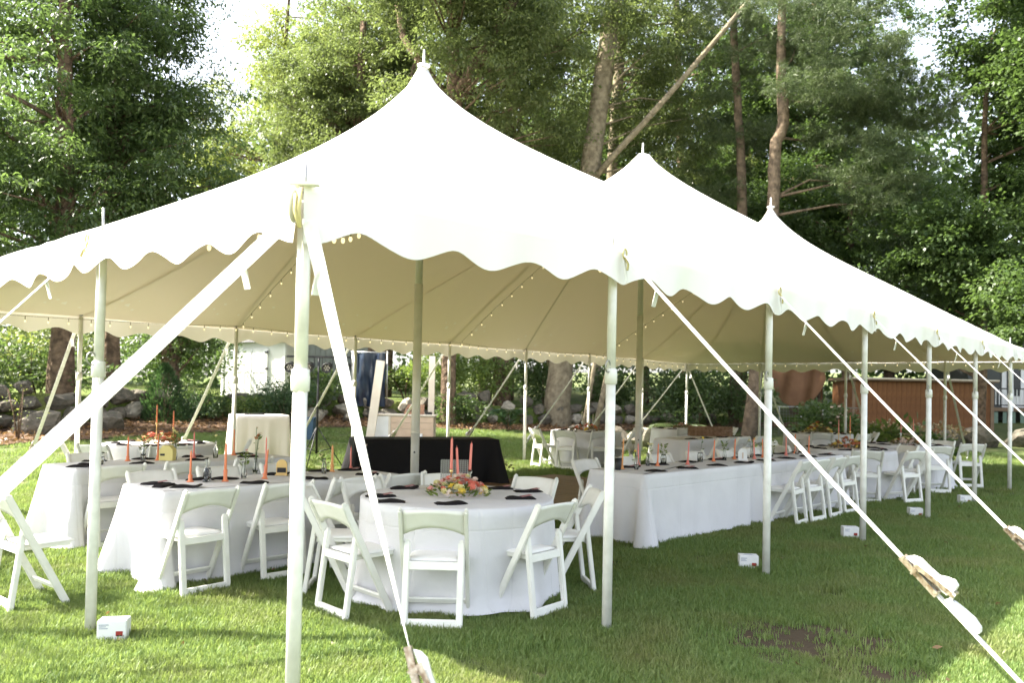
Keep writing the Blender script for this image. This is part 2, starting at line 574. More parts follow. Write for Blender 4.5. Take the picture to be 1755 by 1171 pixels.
tuft_col = bpy.data.collections.new('grass_tufts')
COL.children.link(tuft_col)
for k in range(5):
    o = bpy.data.objects.new('grass_tuft', tuft_mesh(40 + k))
    tuft_col.objects.link(o)
    o.location = (1.0 + 0.35 * k, -0.4 + 0.1 * k, 0.0)
    o['kind'] = 'stuff'

rg = np.random.default_rng(3)
camx, camy = -2.078, -3.1687
fx, fy = 0.741, 0.671
pts, rots, scl = [], [], []
def add_grass(n, dmin, dmax, smin, smax):
    for _ in range(n):
        d = math.sqrt(rg.uniform(dmin ** 2, dmax ** 2))
        a = rg.uniform(-0.80, 0.80)
        ca, sa = math.cos(a), math.sin(a)
        x = camx + d * (fx * ca - fy * sa)
        y = camy + d * (fy * ca + fx * sa)
        if -6 < x < 31 and y > interp(EDGE, x) - 0.05:
            continue
        if in_dirt(x, y, rg.uniform(0.25, 1.5)) and rg.uniform() < 0.90:
            continue
        if 5.2 < x < 10.0 and 3.4 < y < 6.6:
            continue
        pts.append((x, y, H(x, y)))
        rots.append((rg.uniform(-.15, .15), rg.uniform(-.15, .15), rg.uniform(0, 2 * PI)))
        pt = 0.5 + 0.5 * math.sin(x * 3.1 + 1.3 * math.sin(y * 2.7)) * math.sin(y * 3.7 + x)
        scl.append(rg.uniform(smin, smax) * (0.75 + 0.5 * pt))
add_grass(34000, 2.6, 7.5, 0.75, 1.25)
add_grass(38000, 7.5, 14.0, 1.0, 1.4)
add_grass(22000, 14.0, 26.0, 1.2, 1.8)
gm = bpy.data.meshes.new('grass')
gm.from_pydata(pts, [], [])
ar = gm.attributes.new('rot', 'FLOAT_VECTOR', 'POINT')
ar.data.foreach_set('vector', np.array(rots, dtype=np.float32).ravel())
asc = gm.attributes.new('scl', 'FLOAT', 'POINT')
asc.data.foreach_set('value', np.array(scl, dtype=np.float32))
grass = part('grass', gm)
grass['kind'] = 'stuff'
ng = bpy.data.node_groups.new('scatter_grass', 'GeometryNodeTree')
ng.interface.new_socket('Geometry', in_out='INPUT', socket_type='NodeSocketGeometry')
ng.interface.new_socket('Geometry', in_out='OUTPUT', socket_type='NodeSocketGeometry')
gi = ng.nodes.new('NodeGroupInput')
go = ng.nodes.new('NodeGroupOutput')
ci = ng.nodes.new('GeometryNodeCollectionInfo')
ci.inputs['Collection'].default_value = tuft_col
ci.inputs['Separate Children'].default_value = True
ci.inputs['Reset Children'].default_value = True
ip = ng.nodes.new('GeometryNodeInstanceOnPoints')
ip.inputs['Pick Instance'].default_value = True
na = ng.nodes.new('GeometryNodeInputNamedAttribute')
na.data_type = 'FLOAT_VECTOR'
na.inputs['Name'].default_value = 'rot'
ns = ng.nodes.new('GeometryNodeInputNamedAttribute')
ns.data_type = 'FLOAT'
ns.inputs['Name'].default_value = 'scl'
e2r = ng.nodes.new('FunctionNodeEulerToRotation')
ng.links.new(gi.outputs[0], ip.inputs['Points'])
ng.links.new(ci.outputs[0], ip.inputs['Instance'])
ng.links.new(na.outputs[0], e2r.inputs[0])
ng.links.new(e2r.outputs[0], ip.inputs['Rotation'])
ng.links.new(ns.outputs[0], ip.inputs['Scale'])
ng.links.new(ip.outputs[0], go.inputs[0])
md = grass.modifiers.new('scatter', 'NODES')
md.node_group = ng

# ------------------------------------------------------------------ the pole tent
TL, TW = 19.27, 9.26
PX = [0.0, 2.466] + [2.466 + 2.4 * k for k in range(1, 8)]
PY = [2.315 * k for k in range(5)]
PEAK = [(4.763, 4.63), (9.755, 4.63), (14.75, 4.63)]
PZ = 5.66
def eave_pole(x, y):
    """eave height at each side pole: the near corner sits a little low, the next pole a little high"""
    if x == 0 and y == 0:
        return 2.485
    if y == 0 and abs(x - 2.466) < .01:
        return 2.565
    if y == 0 and abs(x - 4.866) < .01:
        return 2.565
    if y == 0 and x > 6 and x < 9:
        return 2.555
    if y == 0 and x > 15:
        return 2.50
    if x == 0:
        return 2.54
    if x > 19 and y > 1:
        return 2.50
    return 2.53

def side_z(vals, poss, s):
    for i in range(len(poss) - 1):
        if poss[i] - 1e-6 <= s <= poss[i + 1] + 1e-6:
            t = (s - poss[i]) / (poss[i + 1] - poss[i])
            return vals[i] * (1 - t) + vals[i + 1] * t - 0.014 * math.sin(PI * t)
    return vals[-1]

PXE = PX
def eave_z(x, y):
    """height along the perimeter"""
    if y <= 1e-6 or y >= TW - 1e-6:
        yy = 0 if y <= 1e-6 else TW
        return side_z([eave_pole(p, yy) for p in PXE], PXE, x)
    xx = 0 if x <= 1e-6 else TL
    return side_z([eave_pole(xx, p) for p in PY], PY, y)

NXT, NYT = 161, 79
gx = np.linspace(0, TL, NXT)
gy = np.linspace(0, TW, NYT)
GX, GY = np.meshgrid(gx, gy, indexing='ij')
Zt = np.full((NXT, NYT), 3.2)
fixed = np.zeros((NXT, NYT), bool)
for i in range(NXT):
    for j in (0, NYT - 1):
        Zt[i, j] = eave_z(min(gx[i], PX[-1]), gy[j]); fixed[i, j] = True
for j in range(NYT):
    for i in (0, NXT - 1):
        Zt[i, j] = eave_z(gx[i], gy[j]); fixed[i, j] = True
dmin = np.full((NXT, NYT), 99.0)
for px, py in PEAK:
    d = np.hypot(GX - px, GY - py)
    dmin = np.minimum(dmin, d)
Zp = PZ
core = dmin < 0.13
Zt[core] = Zp
fixed |= core
# stiffer near the peaks and along the reinforced hips: membrane with varying tension
kk = np.maximum(dmin, 0.12) ** (-0.60)
for px, py in PEAK[:1]:
    pass
kE = 0.5 * (kk[1:, :] + kk[:-1, :])
kN = 0.5 * (kk[:, 1:] + kk[:, :-1])
init = 2.53 + (PZ - 2.53) * np.maximum(0, 1 - (np.minimum(dmin, 4.6) / 4.6) ** 0.45)
Zt = np.where(fixed, Zt, init)
hx, hy = gx[1] - gx[0], gy[1] - gy[0]
ax, ay = 1 / hx ** 2, 1 / hy ** 2
den = ax * (kE[1:, 1:-1] + kE[:-1, 1:-1]) + ay * (kN[1:-1, 1:] + kN[1:-1, :-1])
for it in range(2500):
    num = ax * (kE[1:, 1:-1] * Zt[2:, 1:-1] + kE[:-1, 1:-1] * Zt[:-2, 1:-1]) + ay * (kN[1:-1, 1:] * Zt[1:-1, 2:] + kN[1:-1, :-1] * Zt[1:-1, :-2])
    new = num / den
    Zt[1:-1, 1:-1] = np.where(fixed[1:-1, 1:-1], Zt[1:-1, 1:-1], new)

def roof_z(x, y):
    fx_, fy_ = min(max(x / hx, 0), NXT - 1.001), min(max(y / hy, 0), NYT - 1.001)
    i, j = int(fx_), int(fy_)
    a, b = fx_ - i, fy_ - j
    return float(Zt[i, j] * (1 - a) * (1 - b) + Zt[i + 1, j] * a * (1 - b) + Zt[i, j + 1] * (1 - a) * b + Zt[i + 1, j + 1] * a * b)

tent = thing('pole_tent', 'large white pole tent with three peaks and a scalloped edge standing over the dining tables', 'tent')
# slight pulled wrinkles that fan out from every side pole
wr = np.zeros_like(Zt)
SIDE = [(x, 0.0) for x in PX] + [(x, TW) for x in PX] + [(0.0, y) for y in PY[1:-1]] + [(TL, y) for y in PY[1:-1]]
for (px, py) in SIDE:
    dx, dy = GX - px, GY - py
    d = np.hypot(dx, dy) + 1e-3
    ang = np.arctan2(dy, dx)
    wr += 0.017 * np.sin(ang * 26 + px * 3) * np.exp(-((d - 0.45) / 0.4) ** 2)
wr[fixed] = 0
vv = np.stack([GX, GY, Zt + wr], -1).reshape(-1, 3)
idx = np.arange(NXT * NYT).reshape(NXT, NYT)
ff = np.stack([idx[:-1, :-1], idx[1:, :-1], idx[1:, 1:], idx[:-1, 1:]], -1).reshape(-1, 4)
part('canopy', pymesh('canopy', vv, ff, M['canvas'], smooth=True), tent)
part('underside_shade', pymesh('underside_shade', vv - np.array([0, 0, 0.012]), ff[:, ::-1].copy(), M['underside_shade'], smooth=True), tent)  # layer added below the canopy, coloured to darken the underside

def valance(pA, pB, outn, marks, seed):
    r = random.Random(seed)
    L = (Vector(pB) - Vector(pA)).length
    n = int(L / 0.04)
    rows = 7
    vs, fs = [], []
    ph = [r.uniform(0, 6.28) for _ in range(3)]
    for i in range(n + 1):
        s = L * i / n
        x = pA[0] + (pB[0] - pA[0]) * i / n
        y = pA[1] + (pB[1] - pA[1]) * i / n
        zt = eave_z(x, y) + 0.004
        # scallop phase counted in quarters of each bay
        for k in range(len(marks) - 1):
            if marks[k] - 1e-6 <= s <= marks[k + 1] + 1e-6:
                u = (s - marks[k]) / (marks[k + 1] - marks[k])
                break
        uu = u + 0.012 * math.sin(2 * PI * u * 3 + ph[2] + marks[k])
        c = math.cos(2 * PI * 4 * uu)
        h = 0.222 + 0.041 * (0.85 * c + 0.15 * c * abs(c))
        for k in range(rows):
            t = k / (rows - 1)
            o = 0.012 + 0.036 * t * (math.sin(s * 3.1 + ph[0]) * .5 + math.sin(s * 7.3 + ph[1]) * .35 + math.sin(s * 17.0 + ph[2]) * .15) + 0.012 * t
            vs.append((x + outn[0] * o, y + outn[1] * o, zt - h * t))
    for i in range(n):
        for k in range(rows - 1):
            a = i * rows + k
            fs.append((a, a + rows, a + rows + 1, a + 1))
    return pymesh('valance', vs, fs, M['valance'], smooth=True)
part('valance', valance((0, 0), (TL, 0), (0, -1), PX, 1), tent)
part('valance', valance((0, TW), (TL, TW), (0, 1), PX, 2), tent)
part('valance', valance((0, 0), (0, TW), (-1, 0), PY, 3), tent)
part('valance', valance((TL, 0), (TL, TW), (1, 0), PY, 4), tent)

def side_pole(x, y):
    zt = eave_z(x, y)
    z0 = H(x, y)
    ox = -0.0 if x > 0 else 0.04
    oy = 0.05 if y == 0 else (-0.05 if y > 9 else 0)
    if x == 0:
        ox = 0.05
    if x > 19:
        ox = -0.05
    cx, cy = x + ox, y + oy
    bm = nm()
    tube(bm, [(cx, cy, z0 - 0.03), (cx, cy, zt - 0.86)], 0.033, 18)
    tube(bm, [(cx, cy, zt - 0.87), (cx, cy, zt - 0.02)], 0.0305, 18)
    p = part('side_pole', mesh_of(bm, 'side_pole', M['pole'], True), tent)
    bm = nm()
    lathe(bm, [(0.0335, -0.05), (0.0415, -0.045), (0.043, 0.02), (0.0405, 0.03), (0.0405, 0.05), (0.031, 0.056)], 18, (cx, cy, zt - 0.87))
    part('collar', mesh_of(bm, 'collar', M['pole'], True), p)
    bm = nm()
    tube(bm, [(cx, cy, zt - 0.04), (cx, cy, zt + 0.17)], 0.008, 8)
    tube(bm, [(cx, cy, zt + 0.0), (cx, cy, zt + 0.012)], 0.03, 12)
    part('top_pin', mesh_of(bm, 'top_pin', M['steel'], True), p)
    if (x == 0 and 1 < y < 3) or (y == 0 and x > 2):
        bm = nm()
        pts_ = [(cx - 0.05 + 0.028 * math.cos(a) - .0, cy - .01, zt - 0.80 + 0.04 * math.sin(a)) for a in [k * PI / 5 for k in range(11)]]
        tube(bm, pts_, 0.005, 6)
        part('pull_ring', mesh_of(bm, 'pull_ring', M['steel'], True), p)
    return p
for x, y in SIDE:
    side_pole(x, y)

for (px, py) in PEAK:
    bm = nm()
    tube(bm, [(px, py, -0.03), (px, py, 2.9)], 0.053, 20)
    tube(bm, [(px, py, 2.88), (px, py, PZ - 0.02)], 0.047, 20)
    tube(bm, [(px, py, 1.02), (px, py, 1.06)], 0.058, 20)
    p = part('centre_pole', mesh_of(bm, 'centre_pole', M['centrepole'], True), tent)
    bm = nm()
    lathe(bm, [(0.05, 0), (0.080, 0.010), (0.082, 0.026), (0.05, 0.036), (0.016, 0.045), (0.011, 0.22), (0.004, 0.225)], 18, (px, py, PZ - 0.01))
    part('finial', mesh_of(bm, 'finial', M['white'], True), p)
    bm = nm()
    d = Vector((-.745, -.667, 0)) * 0.0535
    tube(bm, [(px + d.x * .9, py + d.y * .9, 0.80), (px + d.x, py + d.y, 0.80)], 0.012, 10)
    part('pin_hole', mesh_of(bm, 'pin_hole', M['black']), p)

def ribbon(bm, pts, w, widths=None, side=None, thick=0.003):
    """webbing strap: a thin flat bar along pts"""
    pts = [Vector(p) for p in pts]
    for i in range(len(pts) - 1):
        beam(bm, pts[i], pts[i + 1], w, thick, side)

def guy(x, y, dx, dy, reach, ratchet=True, twist=0.0, ztop=None, buckle_at=0.8, lw=0.05, twist0=0.0):
    """strap from the eave at (x, y) to a stake at distance reach in direction (dx, dy)"""
    zt = (ztop if ztop else eave_z(x, y) - 0.10)
    z0 = H(x + dx * reach, y + dy * reach)
    a = Vector((x + dx * 0.06, y + dy * 0.06, zt))
    b = Vector((x + dx * reach, y + dy * reach, z0 + 0.10))
    side0 = Vector((-dy, dx, 0))
    ax_ = (b - a).normalized()
    bm = nm()
    n = 24
    c1 = buckle_at
    vs = []
    for i in range(n + 1):
        t = i / n
        p = a.lerp(b, t) - Vector((0, 0, 0.02 * math.sin(PI * t)))
        s = Matrix.Rotation(twist0 + twist * t, 4, ax_) @ side0
        nn = ax_.cross(s).normalized()
        vs.append([bm.verts.new(p + s * (lw / 2) + nn * 0.0015), bm.verts.new(p - s * (lw / 2) + nn * 0.0015), bm.verts.new(p - s * (lw / 2) - nn * 0.0015), bm.verts.new(p + s * (lw / 2) - nn * 0.0015)])
    for i in range(n):
        for k in range(4):
            bm.faces.new((vs[i][k], vs[i][(k + 1) % 4], vs[i + 1][(k + 1) % 4], vs[i + 1][k]))
    bm.faces.new(vs[0][::-1]); bm.faces.new(vs[-1])
    st = part('guy_strap', mesh_of(bm, 'guy_strap', M['strap']), tent)
    # short loose tail at the valance
    bm = nm()
    q = a.lerp(b, 0.10)
    s = side0
    beam(bm, q, q + Vector((-dx * 0.03, -dy * 0.03, -0.11)), 0.045, 0.003, s)
    part('strap_tail', mesh_of(bm, 'strap_tail', M['strap']), st)
    # steel stake
    bm = nm()
    tube(bm, [b + Vector((dx * .10, dy * .10, 0.16)), b + Vector((-dx * .1, -dy * .1, -0.25))], 0.014, 8)
    tube(bm, [b + Vector((dx * .10, dy * .10, 0.155)), b + Vector((dx * .105, dy * .105, 0.175))], 0.024, 8)
    part('stake', mesh_of(bm, 'stake', M['steel'], True), st)
    if ratchet:
        q = a.lerp(b, c1)
        s = (Matrix.Rotation(twist0 + twist * c1, 4, ax_) @ side0).normalized()
        nrm = ax_.cross(s).normalized()
        if nrm.z < 0:
            nrm = -nrm
        bm = nm()
        for sg in (-1, 1):
            o_ = s * (sg * 0.031)
            beam(bm, q + o_ - ax_ * 0.13 - nrm * 0.008, q + o_ + ax_ * 0.11 - nrm * 0.008, 0.004, 0.028, s)
            beam(bm, q + o_ * 1.15 - ax_ * 0.06 + nrm * 0.02, q + o_ * 1.15 + ax_ * 0.15 + nrm * 0.055, 0.004, 0.022, s)
            for kk_ in range(8):
                an = kk_ * PI / 4
                beam(bm, q + o_ * 1.08 - ax_ * 0.04, q + o_ * 1.08 - ax_ * 0.04 + (ax_ * math.cos(an) + nrm * math.sin(an)) * 0.028, 0.005, 0.012, s)
        tube(bm, [q - ax_ * 0.04 - s * 0.045, q - ax_ * 0.04 + s * 0.045], 0.012, 10)
        tube(bm, [q + ax_ * 0.15 - s * 0.045 + nrm * 0.055, q + ax_ * 0.15 + s * 0.045 + nrm * 0.055], 0.011, 10)
        tube(bm, [q + ax_ * 0.10 - s * 0.036, q + ax_ * 0.10 + s * 0.036], 0.006, 8)
        tube(bm, [q - ax_ * 0.12 - s * 0.036, q - ax_ * 0.12 + s * 0.036], 0.006, 8)
        part('ratchet_buckle', mesh_of(bm, 'ratchet_buckle', M['brass']), st)
        # surplus webbing folded over the buckle
        bm = nm()
        for prof in ([(-0.115, 0.010), (-0.10, 0.036), (-0.07, 0.054), (-0.01, 0.056), (0.045, 0.062), (0.075, 0.088), (0.105, 0.104), (0.132, 0.098), (0.142, 0.072), (0.136, 0.030), (0.10, 0.026), (0.04, 0.030)],
                     [(0.145, 0.006), (0.175, 0.030), (0.23, 0.040), (0.29, 0.046), (0.335, 0.038), (0.352, 0.020), (0.335, 0.005), (0.25, 0.010)]):
            A_ = [bm.verts.new(q + ax_ * u + nrm * v + s * 0.029) for u, v in prof]
            B_ = [bm.verts.new(q + ax_ * u + nrm * v - s * 0.027) for u, v in prof]
            bm.faces.new(A_); bm.faces.new(B_[::-1])
            for i in range(len(prof)):
                k2 = (i + 1) % len(prof)
                bm.faces.new((A_[k2], A_[i], B_[i], B_[k2]))
        bmesh.ops.recalc_face_normals(bm, faces=list(bm.faces))
        beam(bm, q + ax_ * 0.165 + nrm * 0.01 - s * 0.01, q + ax_ * 0.15 + nrm * 0.075 - s * 0.05, 0.02, 0.004, ax_)
        bevel(bm, 0.004, 2)
        part('folded_webbing', mesh_of(bm, 'folded_webbing', M['strap']), st)
    return st
guy(0, 0, 0, -1, 1.02, True, 1.5, 2.32, 0.82, 0.066, 1.1)
guy(0, 0, -1, 0, 2.3, True, 0.1, 2.33, 0.86, 0.068, -0.72)
guy(PX[1], 0, 0, -1, 2.5, True, 0.0, 2.50, 0.755, 0.056)
for x in PX[2:]:
    guy(x, 0, 0, -1, 2.35, True, 0.25, None, 0.80)
guy(0, PY[1], -1, 0, 2.2, True, 0.2)
for y in PY[2:]:
    guy(0, y, -1, 0, 2.2, False, 0.2)
for x in PX[:-1]:
    guy(x, TW, 0, 1, 2.0, True, 0.25, None, 0.84)
guy(TL, TW, 0, 1, 2.0, False, 0.2)
guy(TL, TW, 1, 0, 2.0, False, 0.2)
for y in PY[:-1]:
    guy(TL, y, 1, 0, 2.0, False, 0.2)

# webbing rings and rope where the straps meet the eave on the near side
def eave_ring(x, y, ox, oy):
    zt = eave_z(x, y)
    bm = nm()
    c = Vector((x + ox * 0.045, y + oy * 0.045, zt - 0.05))
    e = Vector((-oy, ox, 0))
    pts_ = [c + e * (0.022 * math.cos(k * PI / 6)) + Vector((0, 0, 0.035 * math.sin(k * PI / 6))) for k in range(13)]
    tube(bm, pts_, 0.006, 6)
    tube(bm, [c + Vector((0, 0, -.02)), c + e * .012 + Vector((ox * .02, oy * .02, -.07)), c - e * .01 + Vector((ox * .03, oy * .03, -.11))], 0.008, 6)
    part('rope_ring', mesh_of(bm, 'rope_ring', M['rope'], True), tent)
for x in PX[1:6]:
    eave_ring(x, 0, 0, -1)
eave_ring(0, PY[1], -1, 0)
# seam bands running down the valance at the poles (vinyl reinforcing)
def seam(x, y, ox, oy):
    zt = eave_z(x, y)
    bm = nm()
    e = Vector((-oy, ox, 0))
    beam(bm, Vector((x + ox * .03, y + oy * .03, zt + 0.005)), Vector((x + ox * .066, y + oy * .066, zt - 0.24)), 0.022, 0.004, e)
    part('seam_band', mesh_of(bm, 'seam_band', M['strap']), tent)
for x in PX[1:]:
    seam(x, 0, 0, -1)
seam(0, PY[1], -1, 0)
# laced corner at the near corner pole: a dark ball carries the opening's shade
bm = nm()
zc = eave_z(0, 0)
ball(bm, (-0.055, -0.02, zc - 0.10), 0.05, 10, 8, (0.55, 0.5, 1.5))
part('corner_opening_shade', mesh_of(bm, 'corner_opening_shade', mat('shaded_opening_tone', (0.30, 0.30, 0.22), 0.8, 0.1), True), tent)
bm = nm()
tube(bm, [(-.04, -.05, zc - .03), (-.055, -.06, zc - .12), (-.045, -.055, zc - .20)], 0.010, 8)
tube(bm, [(-.06, -.04, zc - .05), (-.07, -.055, zc - .13), (-.05, -.06, zc - .20)], 0.007, 8)
part('rope_ring', mesh_of(bm, 'rope_ring', M['rope'], True), tent)
bm = nm()
beam(bm, (-0.045, 0.035, zc + .006), (0.05, -0.06, zc + .006), 0.012, 0.05, (0, 0, 1))
bevel(bm, 0.004)
part('corner_plate', mesh_of(bm, 'corner_plate', M['strap']), tent)

# flat webbing sewn under the roof from the peaks to the side poles
for (sx_, sy_) in SIDE:
    px, py = min(PEAK, key=lambda p: math.hypot(p[0] - sx_, p[1] - sy_))
    bm = nm()
    e = Vector((-(py - sy_), px - sx_, 0)).normalized()
    prev_ = None
    for i in range(19):
        t_ = 0.02 + 0.94 * i / 18
        x_, y_ = sx_ + (px - sx_) * t_, sy_ + (py - sy_) * t_
        z_ = roof_z(x_, y_) - 0.030
        q_ = [bm.verts.new((x_ + e.x * .02, y_ + e.y * .02, z_)), bm.verts.new((x_ - e.x * .02, y_ - e.y * .02, z_))]
        if prev_:
            bm.faces.new((prev_[0], prev_[1], q_[1], q_[0]))
        prev_ = q_
    part('roof_webbing', mesh_of(bm, 'roof_webbing', M['underside_shade']), tent)

# string lights that follow the inside of the roof
def string_light(label, pts, drop=0.055, every=0.30):
    t = thing('string_light', label, 'string lights', tuple(pts[0]), 0, 'string lights hung under the tent roof')
    o0 = Vector(pts[0])
    P = [Vector(p) - o0 for p in pts]
    bm = nm()
    tube(bm, P, 0.0035, 5)
    part('cord', mesh_of(bm, 'cord', M['cord']), t)
    bm, bs = nm(), nm()
    acc = 0.15
    for i in range(len(P) - 1):
        L = (P[i + 1] - P[i]).length
        while acc < L:
            c = P[i].lerp(P[i + 1], acc / L)
            ball(bm, c - Vector((0, 0, drop + .012)), 0.012, 8, 6, (1, 1, 1.5))
            tube(bs, [c, c - Vector((0, 0, drop))], 0.006, 6)
            acc += every * random.uniform(.85, 1.15)
        acc -= L
    ob = part('glass_bulbs', mesh_of(bm, 'glass_bulbs', M['bulb'], True), t)
    ob['kind'] = 'stuff'
    ob = part('sockets', mesh_of(bs, 'sockets', M['cord'], True), t)
    ob['kind'] = 'stuff'
def line_under(x0, y0, x1, y1, n=30, gap=0.10, sag=0.0):
    out = []
    for i in range(n + 1):
        t = i / n
        x, y = x0 + (x1 - x0) * t, y0 + (y1 - y0) * t
        out.append((x, y, roof_z(x, y) - gap - sag * abs(math.sin(PI * t * 4))))
    return out
string_light('string of small bulbs along the far long eave of the tent', line_under(0.15, TW - .12, TL - .15, TW - .12, 64, .05, .05))
string_light('string of small bulbs along the near long eave of the tent', line_under(0.15, .14, TL - .15, .14, 64, .07, .05))
string_light('string of small bulbs along the left short eave of the tent', line_under(.14, .15, .14, TW - .15, 32, .07, .05))
string_light('string of small bulbs along the far right short eave of the tent', line_under(TL - .14, .15, TL - .14, TW - .15, 32, .05, .05))
ordn = ['first', 'second', 'third']
for k, (px, py) in enumerate(PEAK):
    string_light('string of bulbs rising from the near eave to the %s tent peak' % ordn[k], line_under(px + .2, py - .35, px + 0.1, 0.2, 24))
    string_light('string of bulbs slanting from the near eave to the %s tent peak' % ordn[k], line_under(px + .35, py - .25, px + 2.6, 0.2, 24))
    string_light('string of bulbs rising from the far eave to the %s tent peak' % ordn[k], line_under(px + .2, py + .35, px + 0.1, TW - .2, 24))
string_light('string of bulbs running from the near corner pole up to the first peak', line_under(.25, .25, PEAK[0][0] - .3, PEAK[0][1] - .3, 30))
string_light('string of bulbs running from the left short eave up to the first peak', line_under(.2, 4.63, PEAK[0][0] - .35, 4.63, 24))
string_light('string of bulbs running along the roof between the first and second peaks', line_under(PEAK[0][0] + .4, 4.63, PEAK[1][0] - .4, 4.63, 24))

# ------------------------------------------------------------------ folding chairs
def chair_parts():
    out = []
    front = lambda h: 0.14 - 0.41 * (h / 0.80)
    rear = lambda h: -0.22 + 0.075 * (h / 0.58)
    for sx in (-1, 1):
        bm = nm()
        beam(bm, (sx * .216, front(0), 0.0), (sx * .216, front(.80), .80), .026, .050)
        beam(bm, (sx * .216, front(.797), .797), (sx * .216, front(.812), .812), .022, .036)
        bevel(bm, 0.006, 2)
        out.append(('leg', bm, M['chair']))
    for sx in (-1, 1):
        bm = nm()
        beam(bm, (sx * .181, rear(0), 0.0), (sx * .181, rear(.57), .57), .044, .034)
        beam(bm, (sx * .181, rear(.568), .568), (sx * .181, rear(.585), .585), .034, .026)
        bevel(bm, 0.006, 2)
        out.append(('leg', bm, M['chair']))
    bm = nm()
    beam(bm, (-.162, rear(.045), .045), (.162, rear(.045), .045), .060, .026, (0, 0.1, 1))
    bevel(bm, 0.004)
    out.append(('floor_rail', bm, M['chair']))
    bm = nm()
    beam(bm, (-.202, front(.13), .13), (.202, front(.13), .13), .040, .020, (0, -.51, 1))
    bevel(bm, 0.004)
    out.append(('stretcher', bm, M['chair']))
    # seat frame: rear rail and two side rails below the pad
    bm = nm()
    beam(bm, (-.174, rear(.425), .415), (.174, rear(.425), .415), .055, .028, (0, 0.1, 1))
    for sx in (-1, 1):
        beam(bm, (sx * .165, -.14, .425), (sx * .165, .17, .428), .026, .032, (1, 0, 0))
    beam(bm, (-.15, .16, .428), (.15, .16, .428), .030, .026, (0, 0, 1))
    bevel(bm, 0.004)
    out.append(('seat_frame', bm, M['chair']))
    # padded seat
    bm = nm()
    n = 8
    top, bot = [], []
    for i in range(n + 1):
        for j in range(n + 1):
            u, v = i / n * 2 - 1, j / n * 2 - 1
            w = .183 - .012 * max(0, v) ** 4
            x = u * w
            y = .03 + v * .165
            e = max(abs(u), abs(v))
            dz = 0.016 * (1 - e ** 4) + 0.004
            top.append(bm.verts.new((x, y, .447 + dz)))
    for i in range(n):
        for j in range(n):
            a = i * (n + 1) + j
            bm.faces.new((top[a], top[a + n + 1], top[a + n + 2], top[a + 1]))
    geo = bmesh.ops.extrude_face_region(bm, geom=list(bm.faces))
    for v in [g for g in geo['geom'] if isinstance(g, bmesh.types.BMVert)]:
        v.co.z = .438
    bmesh.ops.recalc_face_normals(bm, faces=list(bm.faces))
    out.append(('seat', bm, M['pad']))
    # curved backrest with an arched lower edge
    bm = nm()
    nx_, nz_ = 14, 5
    rows = []
    for side in (0, 1):
        g = []
        for i in range(nx_ + 1):
            u = i / nx_ * 2 - 1
            lo = .678 - 0.055 * u * u
            hi = .792 + .010 * (1 - u * u)
            for k in range(nz_ + 1):
                z = lo + (hi - lo) * k / nz_
                y = front(z) - 0.016 * (1 - u * u) + (0.010 if side else -0.010)
                g.append(bm.verts.new((u * .203, y, z)))
        rows.append(g)
    m_ = nz_ + 1
    for side in (0, 1):
        g = rows[side]
        for i in range(nx_):
            for k in range(nz_):
                q = (g[i * m_ + k], g[i * m_ + k + 1], g[(i + 1) * m_ + k + 1], g[(i + 1) * m_ + k])
                bm.faces.new(q if side else q[::-1])
    A, B = rows
    for i in range(nx_):
        bm.faces.new((A[i * m_], A[(i + 1) * m_], B[(i + 1) * m_], B[i * m_]))
        bm.faces.new((A[i * m_ + nz_], B[i * m_ + nz_], B[(i + 1) * m_ + nz_], A[(i + 1) * m_ + nz_]))
    for k in range(nz_):
        bm.faces.new((A[k], B[k], B[k + 1], A[k + 1]))
        bm.faces.new((A[nx_ * m_ + k], A[nx_ * m_ + k + 1], B[nx_ * m_ + k + 1], B[nx_ * m_ + k]))
    bmesh.ops.recalc_face_normals(bm, faces=list(bm.faces))
    out.append(('backrest', bm, M['chair']))
    # pivot bolts
    bm = nm()
    for sx in (-1, 1):
        for h in (.535, .43):
            tube(bm, [(sx * .2245, front(h), h), (sx * .227, front(h), h)], .006, 8)
    out.append(('bolts', bm, M['steel']))
    return out
_ch = None
CHG = None
def chair(x, y, face, label, group):
    """face = direction (degrees) the sitter looks, counted from +x"""
    global _ch
    rz = math.radians(face - 90 + random.uniform(-3, 3))
    z = H(x, y)
    if _ch is None:
        _ch = thing('folding_chair', label, 'chair', (x, y, z), rz, group)
        cs = []
        for n_, bm, m_ in chair_parts():
            me = mesh_of(bm, n_, m_, n_ in ('seat', 'backrest'))
            cs.append(part(n_, me, _ch))
        CH['folding_chair'] = cs
        return _ch
    return dup(_ch, (x, y, z), rz, label, group)

R1 = (2.50, 1.53)
G = 'folding chairs round the front round table'
def around(c, ang, face_off, rad, label, group):
    a = math.radians(ang)
    return chair(c[0] + rad * math.cos(a), c[1] + rad * math.sin(a), ang + 180 + face_off, label, group)
around(R1, 217, 2, .885, 'white folding chair at the front round table turned square with its back to the camera', G)
around(R1, 268, 3, .76, 'white folding chair at the front round table between the middle chair and the right pole', G)
around(R1, 178, -3, .93, 'white folding chair just right of the near corner pole at the front round table', G)
around(R1, 321, 0, .86, 'white folding chair seen edge on at the right side of the front round table', G)
around(R1, 10, 0, .95, 'white folding chair behind the right edge of the front round table, facing left', G)
around(R1, 52, 0, .95, 'white folding chair hidden up to its top rail behind the flower centrepiece', G)
around(R1, 92, 0, .93, 'white folding chair behind the front round table, left of the flowers, only top rail showing', G)
around(R1, 137, 0, .92, 'white folding chair behind the twisted guy strap at the front round table\'s left rear', G)
G = 'folding chairs along the front long table'
